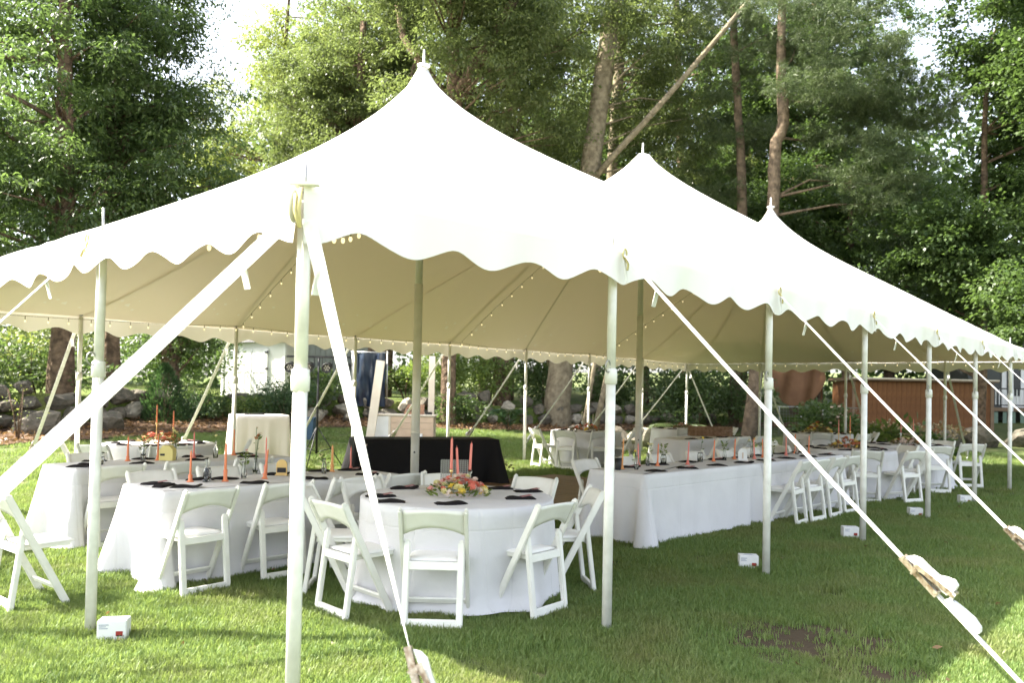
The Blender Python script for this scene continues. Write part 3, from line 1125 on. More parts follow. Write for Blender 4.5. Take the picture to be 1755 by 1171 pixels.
for k, (x, y, f, lab) in enumerate([
    (1.02, 2.93, 92, 'white folding chair with sun on its seat, leftmost on the front long table\'s near side'),
    (1.74, 2.96, 88, 'white folding chair second from the left on the near side of the front long table'),
    (2.40, 2.97, 90, 'white folding chair partly behind the near corner pole at the front long table'),
    (2.98, 2.96, 93, 'white folding chair at the right end of the near side of the front long table'),
    (1.30, 3.98, 272, 'white folding chair at the left end of the far side of the front long table'),
    (1.95, 4.00, 268, 'white folding chair second from the left on the far side of the front long table'),
    (2.62, 4.00, 270, 'white folding chair third from the left on the far side of the front long table'),
    (0.06, 3.36, 4, 'white folding chair cut by the photo\'s left edge at the front long table\'s head')]):
    chair(x, y, f, lab, G)
G = 'folding chairs along the second long table'
for x, y, f, lab in [
    (1.30, 5.16, 91, 'white folding chair nearest the left pole on the near side of the second long table'),
    (1.98, 5.18, 88, 'white folding chair second along the near side of the second long table'),
    (2.72, 5.18, 90, 'white folding chair third along the near side of the second long table'),
    (0.30, 5.55, -6, 'white folding chair in the sun at the left head of the second long table'),
    (1.60, 6.26, 270, 'white folding chair on the far side of the second long table behind the yellow box'),
    (2.60, 6.27, 268, 'white folding chair on the far side of the second long table near its right end')]:
    chair(x, y, f, lab, G)
R2 = (3.2, 8.25)
G = 'folding chairs round the far left round table'
for a, lab in [(205, 'white folding chair standing in sun at the left of the far left round table'),
               (250, 'white folding chair with its back to us at the far left round table'),
               (160, 'white folding chair at the rear left of the far left round table'),
               (330, 'white folding chair at the right of the far left round table, behind the yellow box')]:
    around(R2, a, 0, .95, lab, G)
TA = math.radians(-2.2)
def t4(u, v):
    """local coordinates of the right hand long tables"""
    return 5.15 + u * math.cos(TA) - v * math.sin(TA), 1.50 + u * math.sin(TA) + v * math.cos(TA)
G = 'folding chairs along the right hand long tables'
for k, (u, f, lab) in enumerate([
    (2.72, 92, 'white folding chair nearest the camera in the right hand long tables row'),
    (3.22, 88, 'second white folding chair from the camera in the right hand long tables row'),
    (3.74, 91, 'third white folding chair from the camera in the right hand long tables row'),
    (4.28, 86, 'fourth and last white folding chair in the right hand long tables row')]):
    x, y = t4(u, -.19)
    chair(x, y, f, lab, G)
ords = ['first', 'second', 'third', 'fourth', 'fifth', 'sixth']
for k, u in enumerate([.5, 1.25, 2.05, 2.9, 3.7, 4.5]):
    x, y = t4(u, .95)
    chair(x, y, 268 + 4 * (k % 2), '%s white folding chair from the left behind the right hand long tables' % ords[k], G)
R3 = (11.72, 1.86)
G = 'folding chairs round the round table at the end of the right hand long tables'
for a, lab in [(214, 'white folding chair with its back to us beside the fourth near tent pole'),
               (252, 'white folding chair turned half sideways right of the fourth near tent pole'),
               (288, 'white folding chair seen from the side left of the fifth near tent pole'),
               (330, 'white folding chair behind the fifth near tent pole with its back to us'),
               (150, 'white folding chair at the left of the round table that ends the long tables'),
               (95, 'white folding chair at the rear of the round table that ends the long tables')]:
    around(R3, a, 0, 1.0, lab, G)
R4 = (14.0, 1.62)
G = 'folding chairs round the right most round table'
chair(14.72, .80, 42, 'white folding chair with its back to us between the last two near tent poles', G)
for a, lab in [               (345, 'white folding chair at the right of the right most round table seen from the side'),
               (222, 'white folding chair at the left of the right most round table')]:
    around(R4, a, 0, .98, lab, G)
R5 = (12.3, 7.65)
G = 'folding chairs round the round table beyond the black skirted table'
for a, lab in [(158, 'white folding chair standing sideways at the left of the round table beyond the black table'),
               (196, 'white folding chair seen from behind, left one of a pair beyond the brown floor'),
               (232, 'white folding chair seen from behind, right one of a pair beyond the brown floor'),
               (275, 'white folding chair half hidden by the second near tent pole beyond the brown floor'),
               (330, 'white folding chair right of the second centre pole beyond the brown floor')]:
    around(R5, a, 0, 1.0, lab, G)
R6 = (15.6, 7.2)
G = 'folding chairs round the far round table by the garden rocks'
for a, lab in [(215, 'white folding chair at the left front of the far round table by the garden rocks'),
               (262, 'white folding chair at the front of the far round table by the garden rocks'),
               (310, 'white folding chair at the right front of the far round table by the garden rocks')]:
    around(R6, a, 0, 1.0, lab, G)
G = 'folding chairs along the middle long table'
for k, x in enumerate([11.6, 12.4, 13.2]):
    chair(x, 4.28, 90, '%s white folding chair from the left on the near side of the middle long table' % ords[k], G)
R7 = (16.9, 4.4)
G = 'folding chairs round the far right round table'
for a, lab in [(205, 'white folding chair at the left of the far right round table'),
               (250, 'white folding chair at the front of the far right round table'),
               (300, 'white folding chair at the right front of the far right round table')]:
    around(R7, a, 0, 1.0, lab, G)

# ------------------------------------------------------------------ tables with draped cloths
def smooth_noise(r, n):
    ph = [(r.randint(2, 9), r.uniform(0, 6.28), r.uniform(.4, 1)) for _ in range(n)]
    return lambda u: sum(a * math.sin(2 * PI * f * u + p) for f, p, a in ph) / n

def cloth(outline, h, seed, folds, amp, flare, corner_u=None, corner_flare=0.16, puddle=0.0):
    """outline(u) -> (point, outward normal) for u in [0,1)"""
    r = random.Random(seed)
    N = 220
    K = 12
    nz1, nz2, nz3 = smooth_noise(r, 4), smooth_noise(r, 5), smooth_noise(r, 4)
    phs = r.uniform(0, 6.28)
    bm = nm()
    rings = []
    def ring(off, z):
        out = []
        for i in range(N):
            u = i / N
            (px, py), (nx_, ny_) = outline(u)
            o = off(u) if callable(off) else off
            zz = z(u) if callable(z) else z
            out.append(bm.verts.new((px + nx_ * o, py + ny_ * o, zz)))
        return out
    rings.append(ring(-0.06, h + 0.001))
    rings.append(ring(-0.012, h))
    rings.append(ring(0.002, h - 0.008))
    for k in range(1, K + 1):
        t = k / K
        def off(u, t=t):
            c = 0
            if corner_u:
                for cu in corner_u:
                    d = min(abs(u - cu), 1 - abs(u - cu)) * PER
                    c += math.exp(-(d / .085) ** 2) - 0.45 * math.exp(-((d - .17) / .07) ** 2)
            w = math.sin(2 * PI * folds * (u + 0.012 * nz3(u)) + phs) * (0.55 + 0.6 * nz1(u))
            tt = t ** 1.15
            return 0.004 + flare * tt + amp * tt * w + corner_flare * tt * max(c, -.35) + 0.012 * tt * nz2(u) + puddle * max(0, t - .9) * 10 * (0.4 + nz1(u))
        z = (lambda u, t=t: max(0.012 + 0.012 * (1 + nz2(u)), (h - 0.008) * (1 - t) + 0.02 * t * (1 + nz2(u)) + 0.006))
        rings.append(ring(off, z))
    for a, b in zip(rings[:-1], rings[1:]):
        for i in range(N):
            bm.faces.new((a[i], b[i], b[(i + 1) % N], a[(i + 1) % N]))
    f = bm.faces.new(rings[0])
    bmesh.ops.recalc_face_normals(bm, faces=list(bm.faces))
    return bm

PER = 1.0
def rect_outline(L, W, rc=0.04):
    segs = []
    hl, hw = L / 2, W / 2
    # start at middle of -y side going +x
    pts = []
    def add_line(p, q, n):
        d = (Vector(q) - Vector(p)).length
        pts.append(('l', p, q, n, d))
    def add_arc(c, a0):
        pts.append(('a', c, a0, None, rc * PI / 2))
    add_line((-hl + rc, -hw), (hl - rc, -hw), (0, -1))
    add_arc((hl - rc, -hw + rc), -PI / 2)
    add_line((hl, -hw + rc), (hl, hw - rc), (1, 0))
    add_arc((hl - rc, hw - rc), 0)
    add_line((hl - rc, hw), (-hl + rc, hw), (0, 1))
    add_arc((-hl + rc, hw - rc), PI / 2)
    add_line((-hl, hw - rc), (-hl, -hw + rc), (-1, 0))
    add_arc((-hl + rc, -hw + rc), PI)
    tot = sum(p[4] for p in pts)
    acc, cu = 0, []
    for p in pts:
        if p[0] == 'a':
            cu.append((acc + p[4] / 2) / tot)
        acc += p[4]
    def f(u):
        s = u * tot
        for p in pts:
            if s <= p[4] + 1e-9:
                if p[0] == 'l':
                    t = s / p[4]
                    return ((p[1][0] + (p[2][0] - p[1][0]) * t, p[1][1] + (p[2][1] - p[1][1]) * t), p[3])
                a = p[2] + s / rc
                return ((p[1][0] + rc * math.cos(a), p[1][1] + rc * math.sin(a)), (math.cos(a), math.sin(a)))
            s -= p[4]
        return ((pts[0][1]), (0, -1))
    return f, cu, tot

def rect_table(x, y, L, W, rz, label, seed, group, material='cloth', h=0.75, name='long_table', amp=0.02, flare=0.025, cf=0.15, puddle=0.0, folds=14):
    global PER
    t = thing(name, label, 'table', (x, y, H(x, y)), rz, group)
    f, cu, tot = rect_outline(L, W)
    PER = tot
    part('tablecloth', mesh_of(cloth(f, h, seed, folds, amp, flare, cu, cf, puddle), 'tablecloth', M[material], True), t)
    return t

def round_table(c, label, seed, group, rad=0.755, material='cloth', h=0.75, amp=0.062, flare=0.045, folds=10, puddle=.05):
    t = thing('round_table', label, 'table', (c[0], c[1], H(*c)), 0.4 * seed, group)
    def f(u):
        a = 2 * PI * u
        return ((rad * math.cos(a), rad * math.sin(a)), (math.cos(a), math.sin(a)))
    part('tablecloth', mesh_of(cloth(f, h, seed, folds, amp, flare, None, .16, puddle), 'tablecloth', M[material], True), t)
    return t
GR = 'round dining tables under white cloths'
GL = 'long dining tables under white cloths'
round_table(R1, 'front round table under a white cloth with a bright flower centrepiece', 1, GR)
round_table(R2, 'round table under a white cloth at the far left with two tall coral candles', 2, GR)
round_table(R3, 'round table with white cloth and rust flowers at the end of the right hand tables', 3, GR)
round_table(R4, 'right most round table with a pleated white cloth behind the last two poles', 4, GR, .74, amp=.045)
round_table(R5, 'round table under a white cloth beyond the brown dance floor', 5, GR)
round_table(R6, 'far round table under a white cloth in front of the garden rocks', 6, GR)
round_table(R7, 'far right round table under a white cloth in front of the orange tarp', 7, GR)
rect_table(2.04, 3.46, 2.36, .76, math.radians(-1), 'front long table with a white cloth bunched on the sunny grass at its left end', 11, GL, amp=.014, cf=.17, puddle=.05)
rect_table(2.22, 5.68, 2.50, .76, math.radians(3), 'second long table from the front at the left, carrying a small yellow box', 12, GL, puddle=.04)
x, y = t4(1.24, .38)
rect_table(x, y, 2.46, .76, TA, 'right hand long table whose folded cloth corner faces the camera', 13, GL, amp=.013, cf=.15)
x, y = t4(3.74, .38)
rect_table(x, y, 2.46, .76, TA, 'second right hand long table with chairs along its near side', 14, GL, amp=.013, cf=.1)
rect_table(12.5, 4.9, 2.5, .76, 0, 'middle long table under a white cloth beyond the right hand tables', 15, GL)
# black skirted table and small side tables
rect_table(7.28, 7.26, 2.42, .76, math.radians(-30), 'long table with a black cloth reaching the grass near the first centre pole', 16, None, 'blackcloth', .76, 'black_skirted_table', .01, .03, .17)
rect_table(6.0, 10.35, .95, .7, math.radians(-20), 'tall small table with a blush white cloth beside the light stand', 17, None, 'pinkcloth', 1.02, 'side_table', .032, .03, .06)

# ------------------------------------------------------------------ things laid on the tables
def napkin_mesh(seed):
    r = random.Random(seed)
    bm = nm()
    n, m_ = 12, 6
    L, W = .235, .115
    top = []
    b = r.uniform(-.03, .03)
    curl = r.choice((0.0, 0.0, 0.022))
    for s in (1, 0):
        g = []
        for i in range(n + 1):
            for j in range(m_ + 1):
                u, v = i / n * 2 - 1, j / m_ * 2 - 1
                w = W / 2 * (1 - 0.28 * max(0, u - .5) * 2 - 0.18 * max(0, -u - .6) * 2.5)
                x = u * L / 2
                y = v * w + b * u * u
                e = max(abs(u) ** 6, abs(v) ** 4)
                z = (.006 + .014 * (1 - e) + .005 * math.sin(u * 4 + seed) * (1 - e) + curl * max(0, u - .6) * 2.5) if s else 0.001 + curl * max(0, u - .65) * 2.0
                g.append(bm.verts.new((x, y, z)))
        top.append(g)
    q = m_ + 1
    for s in (0, 1):
        g = top[s]
        for i in range(n):
            for j in range(m_):
                f = (g[i * q + j], g[(i + 1) * q + j], g[(i + 1) * q + j + 1], g[i * q + j + 1])
                bm.faces.new(f if s == 0 else f[::-1])
    A, B = top
    for i in range(n):
        bm.faces.new((A[i * q], B[i * q], B[(i + 1) * q], A[(i + 1) * q]))
        bm.faces.new((A[i * q + m_], A[(i + 1) * q + m_], B[(i + 1) * q + m_], B[i * q + m_]))
    for j in range(m_):
        bm.faces.new((A[j], A[j + 1], B[j + 1], B[j]))
        bm.faces.new((A[n * q + j], B[n * q + j], B[n * q + j + 1], A[n * q + j + 1]))
    bmesh.ops.recalc_face_normals(bm, faces=list(bm.faces))
    return mesh_of(bm, 'napkin', M['napkin'], True)
NAP = [napkin_mesh(k) for k in range(5)]
bm = nm(); box(bm, (0, 0, .0), (.085, .055, .003)); CARD = mesh_of(bm, 'menu_card', M['card'])
_nk = [0]
def napkin(x, y, rz, label, group, card=False, z=0.751):
    k = _nk[0]; _nk[0] += 1
    o = part('napkin', NAP[k % 5])
    o.location = (x, y, H(x, y) + z)
    o.rotation_euler = (0, 0, rz)
    tag(o, label, 'napkin', group)
    if card:
        part('menu_card', CARD, o, (.045, 0.005, .024), (0, -.12, .3))
    return o
G = 'black napkins on the front round table'
for x, y, rz, lab, c in [
    (2.12, 1.20, -.5, 'black napkin on the front round table in front of the middle chair', False),
    (1.85, 1.58, -.75, 'black napkin with a looped end at the left front of the front round table', False),
    (1.98, 1.84, -.6, 'black napkin with card at the front round table\'s left edge, behind the guy strap', True),
    (2.46, 2.13, -.6, 'black napkin with a card left of the flower centrepiece', True),
    (2.74, 1.08, -.7, 'black napkin with a looped end at the right front of the front round table', True),
    (3.12, 1.32, -.55, 'black napkin with a card at the right edge of the front round table', True),
    (3.08, 1.62, -.75, 'black napkin at the right rear of the front round table', True)]:
    napkin(x, y, rz, lab, G, c)
G = 'black napkins on the front long table'
for x, y, rz, lab, c in [
    (1.04, 3.62, -.5, 'black napkin with a mauve card at the left end of the front long table', True),
    (1.14, 3.28, -.7, 'plain black napkin beside the mauve card at the front long table\'s near left corner', False),
    (1.03, 3.46, .6, 'black napkin tucked behind the mauve card on the front long table', False),
    (1.70, 3.20, -.65, 'black napkin on the near edge of the front long table before the green vase', False),
    (1.48, 3.72, -.5, 'black napkin left of the tall bottle on the front long table', False),
    (1.66, 3.64, -.8, 'black napkin right of the tall bottle on the front long table', False),
    (2.22, 3.68, -.7, 'black napkin under the gold arched table number', False),
    (2.30, 3.18, -.7, 'black napkin just right of the near corner pole on the front long table', False),
    (2.90, 3.18, -.7, 'black napkin with a card near the right end of the front long table', True),
    (2.74, 3.72, -.7, 'black napkin beside the amber candle on the front long table', False),
    (3.02, 3.62, -.5, 'black napkin with a card before the right end of the front long table', True)]:
    napkin(x, y, rz, lab, G, c)
G = 'black napkins on the second long table'
for x, y, rz, lab, c in [
    (1.12, 5.44, -.6, 'black napkin at the near left corner of the second long table', False),
    (1.28, 5.62, -.4, 'black napkin behind the left pole on the second long table', True),
    (1.45, 5.96, -.5, 'black napkin on the far edge of the second long table near its left end', False),
    (1.74, 5.46, -.6, 'black napkin on the near edge of the second long table below the coral candle', False),
    (1.95, 5.92, -.5, 'black napkin between the two left candles of the second long table', False),
    (2.36, 5.50, -.6, 'black napkin right of the yellow box on the second long table', False),
    (2.52, 5.92, -.5, 'black napkin behind the rose candle of the second long table', True),
    (3.02, 5.58, -.6, 'black napkin at the near right corner of the second long table', True),
    (3.20, 6.00, -.5, 'black napkin at the far right corner of the second long table', False)]:
    napkin(x, y, rz, lab, G, c)
G = 'black napkins on the right hand long tables'
for k, u in enumerate([.42, 1.02, 1.66, 2.3, 2.9, 3.5, 4.1, 4.7]):
    a, b = t4(u, .15)
    napkin(a, b, -.75, '%s black napkin from the camera along the near edge of the right hand long tables' % (ords + ['seventh', 'eighth'])[k], G, k % 3 == 1)
    a, b = t4(u + .12, .60)
    napkin(a, b, -.65, '%s black napkin from the camera along the far edge of the right hand long tables' % (ords + ['seventh', 'eighth'])[k], G, k % 3 == 0)
def ring_napkins(c, n, a0, where, group):
    for k in range(n):
        a = math.radians(a0 + 360 * k / n)
        dirs = ['right', 'rear right', 'rear', 'rear left', 'left', 'front left', 'front', 'front right']
        # direction as the camera sees it
        rel = (math.degrees(a) + 47.8 + 360) % 360
        dn = dirs[int(((rel + 22.5) % 360) // 45)]
        napkin(c[0] + .56 * math.cos(a), c[1] + .56 * math.sin(a), a + PI / 2 + .2, 'black napkin at the %s of %s' % (dn, where), group, k % 2 == 0)
ring_napkins(R2, 8, 10, 'the far left round table', 'black napkins on the far left round table')
ring_napkins(R3, 8, 20, 'the round table ending the right hand long tables', 'black napkins on the round table ending the long tables')
ring_napkins(R4, 8, 20, 'the right most round table', 'black napkins on the right most round table')
ring_napkins(R5, 8, 5, 'the round table beyond the brown floor', 'black napkins on the round table beyond the brown floor')
ring_napkins(R6, 8, 5, 'the far round table by the garden rocks', 'black napkins on the far round table by the rocks')
ring_napkins(R7, 8, 5, 'the far right round table', 'black napkins on the far right round table')
for k, x in enumerate([11.6, 12.2, 12.8, 13.4]):
    napkin(x, 4.68, -.7, '%s black napkin from the left on the middle long table' % ords[k], 'black napkins on the middle long table', k % 2 == 0)

# taper candles in holders
def candle(x, y, label, wax='coral', h=.27, z=.752, tilt=(0, 0), holder='same', hz=.05, group=None, r=.0135):
    t = thing('taper_candle', label, 'candle', (x, y, H(x, y) + z), 0, group)
    t.rotation_euler = (tilt[0], tilt[1], 0)
    h *= .86
    r *= .70
    bm = nm()
    lathe(bm, [(r, hz - .01), (r, hz + .02), (r * .78, hz + h - .012), (r * .3, hz + h), (.0012, hz + h + .001), (.001, hz + h + .014)], 12)
    part('candle', mesh_of(bm, 'candle', M[wax], True), t)
    bm = nm()
    if holder == 'same':
        lathe(bm, [(.030, 0), (.030, .006), (.018, .014), (.016, .03), (.0175, hz), (.0135, hz + .002)], 14)
        mm = M[wax]
    elif holder == 'gold':
        lathe(bm, [(.040, 0), (.038, .006), (.008, .014), (.006, hz - .03), (.014, hz - .02), (.0145, hz + .004), (.0125, hz + .004)], 14)
        mm = M['gold']
    else:
        lathe(bm, [(.032, 0), (.032, .008), (.013, .02), (.012, hz - .03), (.02, hz - .015), (.018, hz + .004), (.0125, hz + .004)], 14)
        mm = M['glass']
    part('holder', mesh_of(bm, 'holder', mm, True), t)
    return t
G = 'coloured taper candles on the front long table'
candle(1.34, 3.62, 'tall coral taper at the left of the front long table', 'coral', .24, hz=.06, group=G)
candle(1.58, 3.47, 'thick coral taper right of the tall bottle', 'coral', .27, hz=.10, group=G, r=.016)
candle(1.95, 3.45, 'leaning coral taper left of the gold arched number', 'coral', .25, tilt=(0.03, .09), group=G)
candle(2.80, 3.62, 'amber taper just right of the near corner pole', 'amber', .22, hz=.07, group=G, r=.017)
candle(3.10, 3.72, 'rose taper in front of the black skirted table', 'pinkwax', .24, hz=.02, group=G)
candle(2.16, 3.78, 'slender rose taper behind the front long table vases', 'pinkwax', .30, hz=.09, group=G, r=.011)
candle(2.45, 3.62, 'pale cream taper left of the near corner pole', 'creamwax', .30, hz=.06, group=G)
G = 'coloured taper candles on the second long table'
candle(1.74, 5.82, 'short coral taper left of the dark sprig on the second long table', 'coral', .24, hz=.05, group=G, r=.017)
candle(2.02, 5.72, 'coral taper touching the yellow box', 'coral', .27, hz=.05, group=G)
candle(2.46, 5.78, 'rose taper before the white chair on the second long table', 'pinkwax', .28, hz=.05, group=G)
candle(3.02, 5.90, 'tall coral taper near the right end of the second long table', 'coral', .30, hz=.05, group=G)
G = 'candle group standing in the front flower centrepiece'
candle(2.55, 1.66, 'left rose taper on a gold stick in the front flower centrepiece', 'pinkwax', .30, hz=.19, tilt=(.03, -.03), holder='gold', group=G, r=.017)
candle(2.60, 1.62, 'middle rose taper leaning left in the front flower centrepiece', 'pinkwax', .30, hz=.115, tilt=(-.03, -.06), holder='gold', group=G, r=.017)
candle(2.66, 1.57, 'right rose taper on a glass stick in the front flower centrepiece', 'pinkwax', .26, hz=.185, tilt=(.03, .03), holder='glass', group=G, r=.017)
G = 'taper candles on the right hand long tables'
for u, v, w, h, lab in [
    (.30, .52, 'amber', .34, 'tall amber taper by the dark cup at the camera end of the right hand tables'),
    (.80, .66, 'pinkwax', .25, 'rose taper leaning left of the lemon sprig on the right hand tables'),
    (.98, .52, 'coral', .25, 'coral taper right of the lemon sprig on the right hand tables'),
    (1.46, .42, 'pinkwax', .27, 'rose taper above the third place of the right hand tables'),
    (2.15, .48, 'coral', .27, 'thin coral taper left of the white arched number'),
    (2.74, .52, 'coral', .26, 'coral taper in a squat holder behind the white arched number'),
    (3.05, .40, 'pinkwax', .26, 'rose taper right of the white arched number'),
    (3.36, .44, 'coral', .25, 'coral taper left of the third near tent pole'),
    (4.0, .42, 'pinkwax', .26, 'rose taper right of the third near tent pole'),
    (4.55, .55, 'coral', .28, 'first of the coral tapers near the far end of the right hand tables'),
    (4.72, .42, 'coral', .26, 'last coral taper at the far end of the right hand tables')]:
    a, b = t4(u, v)
    candle(a, b, lab, w, h, tilt=(random.uniform(-.04, .04), random.uniform(-.07, .07)), hz=.04, group=G)
candle(R2[0] - .02, R2[1] + .05, 'left one of two tall coral tapers over the far left flowers', 'coral', .30, hz=.28, holder='gold', r=.015)
candle(R2[0] + .16, R2[1] - .08, 'right one of two tall coral tapers over the far left flowers', 'coral', .27, hz=.22, holder='gold', r=.015)
candle(R3[0] - .08, R3[1] + .1, 'left thin rose taper over the rust flowers beside the fourth near pole', 'pinkwax', .25, hz=.25, holder='gold', r=.011)
candle(R3[0] + .10, R3[1] - .02, 'right thin rose taper over the rust flowers beside the fourth near pole', 'coral', .30, hz=.28, holder='gold', r=.011)
candle(R5[0] - .02, R5[1] + .1, 'thin cream taper over the orange flowers beyond the brown floor', 'creamwax', .25, hz=.2, holder='glass', r=.011)
candle(R5[0] + .14, R5[1] - .08, 'thin cream taper right of the orange flowers beyond the brown floor', 'creamwax', .22, hz=.18, holder='glass', r=.011)
candle(R4[0] - .12, R4[1] + .05, 'left thin rose taper on the right most round table', 'pinkwax', .22, hz=.22, holder='glass', r=.011)
candle(R4[0] + .10, R4[1] - .1, 'right thin rose taper on the right most round table', 'pinkwax', .26, hz=.24, holder='glass', r=.011)

# blossoms, sprigs, vases
def blossom_mesh(kind, material, seed):
    r = random.Random(seed)
    bm = nm()
    if kind == 'ball':
        for ring_, (nn, rr, zz, tl) in enumerate([(9, .9, .2, 0.35), (8, .62, .42, .7), (5, .3, .6, 1.1)]):
            for k in range(nn):
                a = 2 * PI * k / nn + ring_ * .4 + r.uniform(-.1, .1)
                d = Vector((math.cos(a), math.sin(a), tl)).normalized()
                t = Vector((-math.sin(a), math.cos(a), 0))
                p = Vector((math.cos(a) * rr * .35, math.sin(a) * rr * .35, zz * .35))
                q = p + d * .62
                v = [bm.verts.new(p - t * .12), bm.verts.new(p + d * .38 - t * .24), bm.verts.new(q), bm.verts.new(p + d * .38 + t * .24)]
                bm.faces.new(v)
        ball(bm, (0, 0, .2), .32, 7, 5)
    else:
        for k in range(11):
            a = 2 * PI * k / 11 + r.uniform(-.1, .1)
            d = Vector((math.cos(a), math.sin(a), r.uniform(.1, .45))).normalized()
            t = Vector((-math.sin(a), math.cos(a), 0))
            p = d * .16
            v = [bm.verts.new(p - t * .07), bm.verts.new(d * .65 - t * .2), bm.verts.new(d * 1.0 + Vector((0, 0, -.1))), bm.verts.new(d * .65 + t * .2), bm.verts.new(p + t * .07)]
            bm.faces.new(v)
        ball(bm, (0, 0, .1), .24, 7, 5, (1, 1, .6))
    return mesh_of(bm, 'blossom', material)
BL = {}
for nme in ('yellow', 'pale', 'pink', 'coral', 'white', 'rust'):
    BL[nme] = [blossom_mesh('daisy', M['petal_' + nme], 3), blossom_mesh('ball', M['petal_' + nme], 5)]

def leaves_mesh(name, n, fn, L, material, seed, w=.36, droop=0.0):
    """n leaf quads; fn(r) -> (centre, direction)"""
    r = np.random.default_rng(seed)
    vs, fs, rn = [], [], []
    for i in range(n):
        c, d = fn(r)
        c = np.array(c, float); d = np.array(d, float)
        d = d / (np.linalg.norm(d) + 1e-9)
        t = np.cross(d, r.normal(size=3)); t /= np.linalg.norm(t) + 1e-9
        l = L * r.uniform(.6, 1.25)
        k = len(vs)
        up = np.array([0, 0, -droop * l])
        vs += [c, c + d * l * .5 - t * l * w * .5, c + d * l + up, c + d * l * .5 + t * l * w * .5]
        fs.append((k, k + 1, k + 2, k + 3)); rn.append(r.uniform())
    return pymesh(name, vs, fs, material, rn)

def centrepiece(c, label, cols, n, rad, hgt, size, seed, group, z=.751, leaf='shrub'):
    t = thing('flower_centrepiece', label, 'flowers', (c[0], c[1], H(*c) + z), 0, group)
    r = random.Random(seed)
    for k in range(n):
        a = r.uniform(0, 2 * PI)
        q = math.sqrt(r.random())
        x, y = rad * q * math.cos(a), rad * q * math.sin(a)
        zz = hgt * (1 - q ** 2) * r.uniform(.55, 1.0) + .035
        nme = r.choice(cols)
        b = part('blossom', r.choice(BL[nme]), t, (x, y, zz))
        tilt = q * 1.0
        b.rotation_euler = (-math.sin(a) * tilt, math.cos(a) * tilt, r.uniform(0, 6))
        s = size * r.uniform(.75, 1.2)
        b.scale = (s, s, s)
    def fn(q):
        a = q.uniform(0, 2 * PI); d = rad * 1.02 * math.sqrt(q.uniform())
        return (d * math.cos(a), d * math.sin(a), hgt * .75 * (1 - (d / rad / 1.03) ** 2) * q.uniform() + .012), (math.cos(a), math.sin(a), q.uniform(-.1, .9))
    lv = part('foliage', leaves_mesh('foliage', 130, fn, size * 1.9, M[leaf], seed), t)
    lv['kind'] = 'stuff'
    return t
centrepiece((2.50, 1.53), 'low mound of yellow, pink and coral flowers in the middle of the front round table', ['yellow', 'pale', 'pink', 'coral', 'white', 'pink', 'pale', 'white'], 74, .225, .14, .036, 1, None)
centrepiece(R2, 'mound of rust and yellow flowers on the far left round table', ['rust', 'pale', 'coral', 'rust'], 46, .26, .15, .042, 2, None, leaf='dullplant')
centrepiece(R3, 'mound of rust and orange flowers beside the fourth near tent pole', ['rust', 'coral', 'rust', 'yellow'], 40, .24, .15, .042, 3, None, leaf='dullplant')
centrepiece(R5, 'mound of orange and blush flowers beyond the brown floor', ['rust', 'coral', 'white', 'yellow'], 40, .28, .13, .045, 4, None, leaf='dullplant')
centrepiece(R4, 'low mound of muted flowers on the right most round table', ['rust', 'pale', 'white'], 26, .22, .11, .042, 5, None, leaf='dullplant')
centrepiece(R7, 'straw coloured dried flowers on the far right round table', ['pale', 'yellow', 'rust'], 34, .30, .22, .05, 6, None, leaf='dullplant')
centrepiece(R6, 'small mound of muted flowers on the far round table by the rocks', ['rust', 'white'], 20, .2, .1, .045, 7, None, leaf='dullplant')

def vase_prof(kind):
    if kind == 'bottle':
        return [(.026, 0), (.028, .006), (.028, .10), (.012, .135), (.011, .185), (.014, .19), (.014, .196)]
    if kind == 'jar':
        return [(.033, 0), (.035, .006), (.035, .085), (.028, .10), (.029, .115)]
    return [(.022, 0), (.024, .005), (.026, .06), (.018, .10), (.015, .14), (.018, .15)]
def vase(x, y, label, kind='bud', z=.752, group=None, s=1.0):
    bm = nm()
    pr_ = [(a * s, b * s) for a, b in vase_prof(kind)]
    inner = [(max(a - .003, .002), b) for a, b in pr_][::-1]
    inner[-1] = (inner[-1][0], .008)
    n = 14
    rings = []
    for rr, zz in pr_ + inner:
        rings.append([bm.verts.new((rr * math.cos(2 * PI * k / n), rr * math.sin(2 * PI * k / n), zz)) for k in range(n)])
    for a, b in zip(rings[:-1], rings[1:]):
        for k in range(n):
            bm.faces.new((a[k], a[(k + 1) % n], b[(k + 1) % n], b[k]))
    bm.faces.new(rings[0][::-1]); bm.faces.new(rings[-1])
    o = part('bud_vase', mesh_of(bm, 'bud_vase', M['glass'], True))
    o.location = (x, y, H(x, y) + z)
    return tag(o, label, 'vase', group)
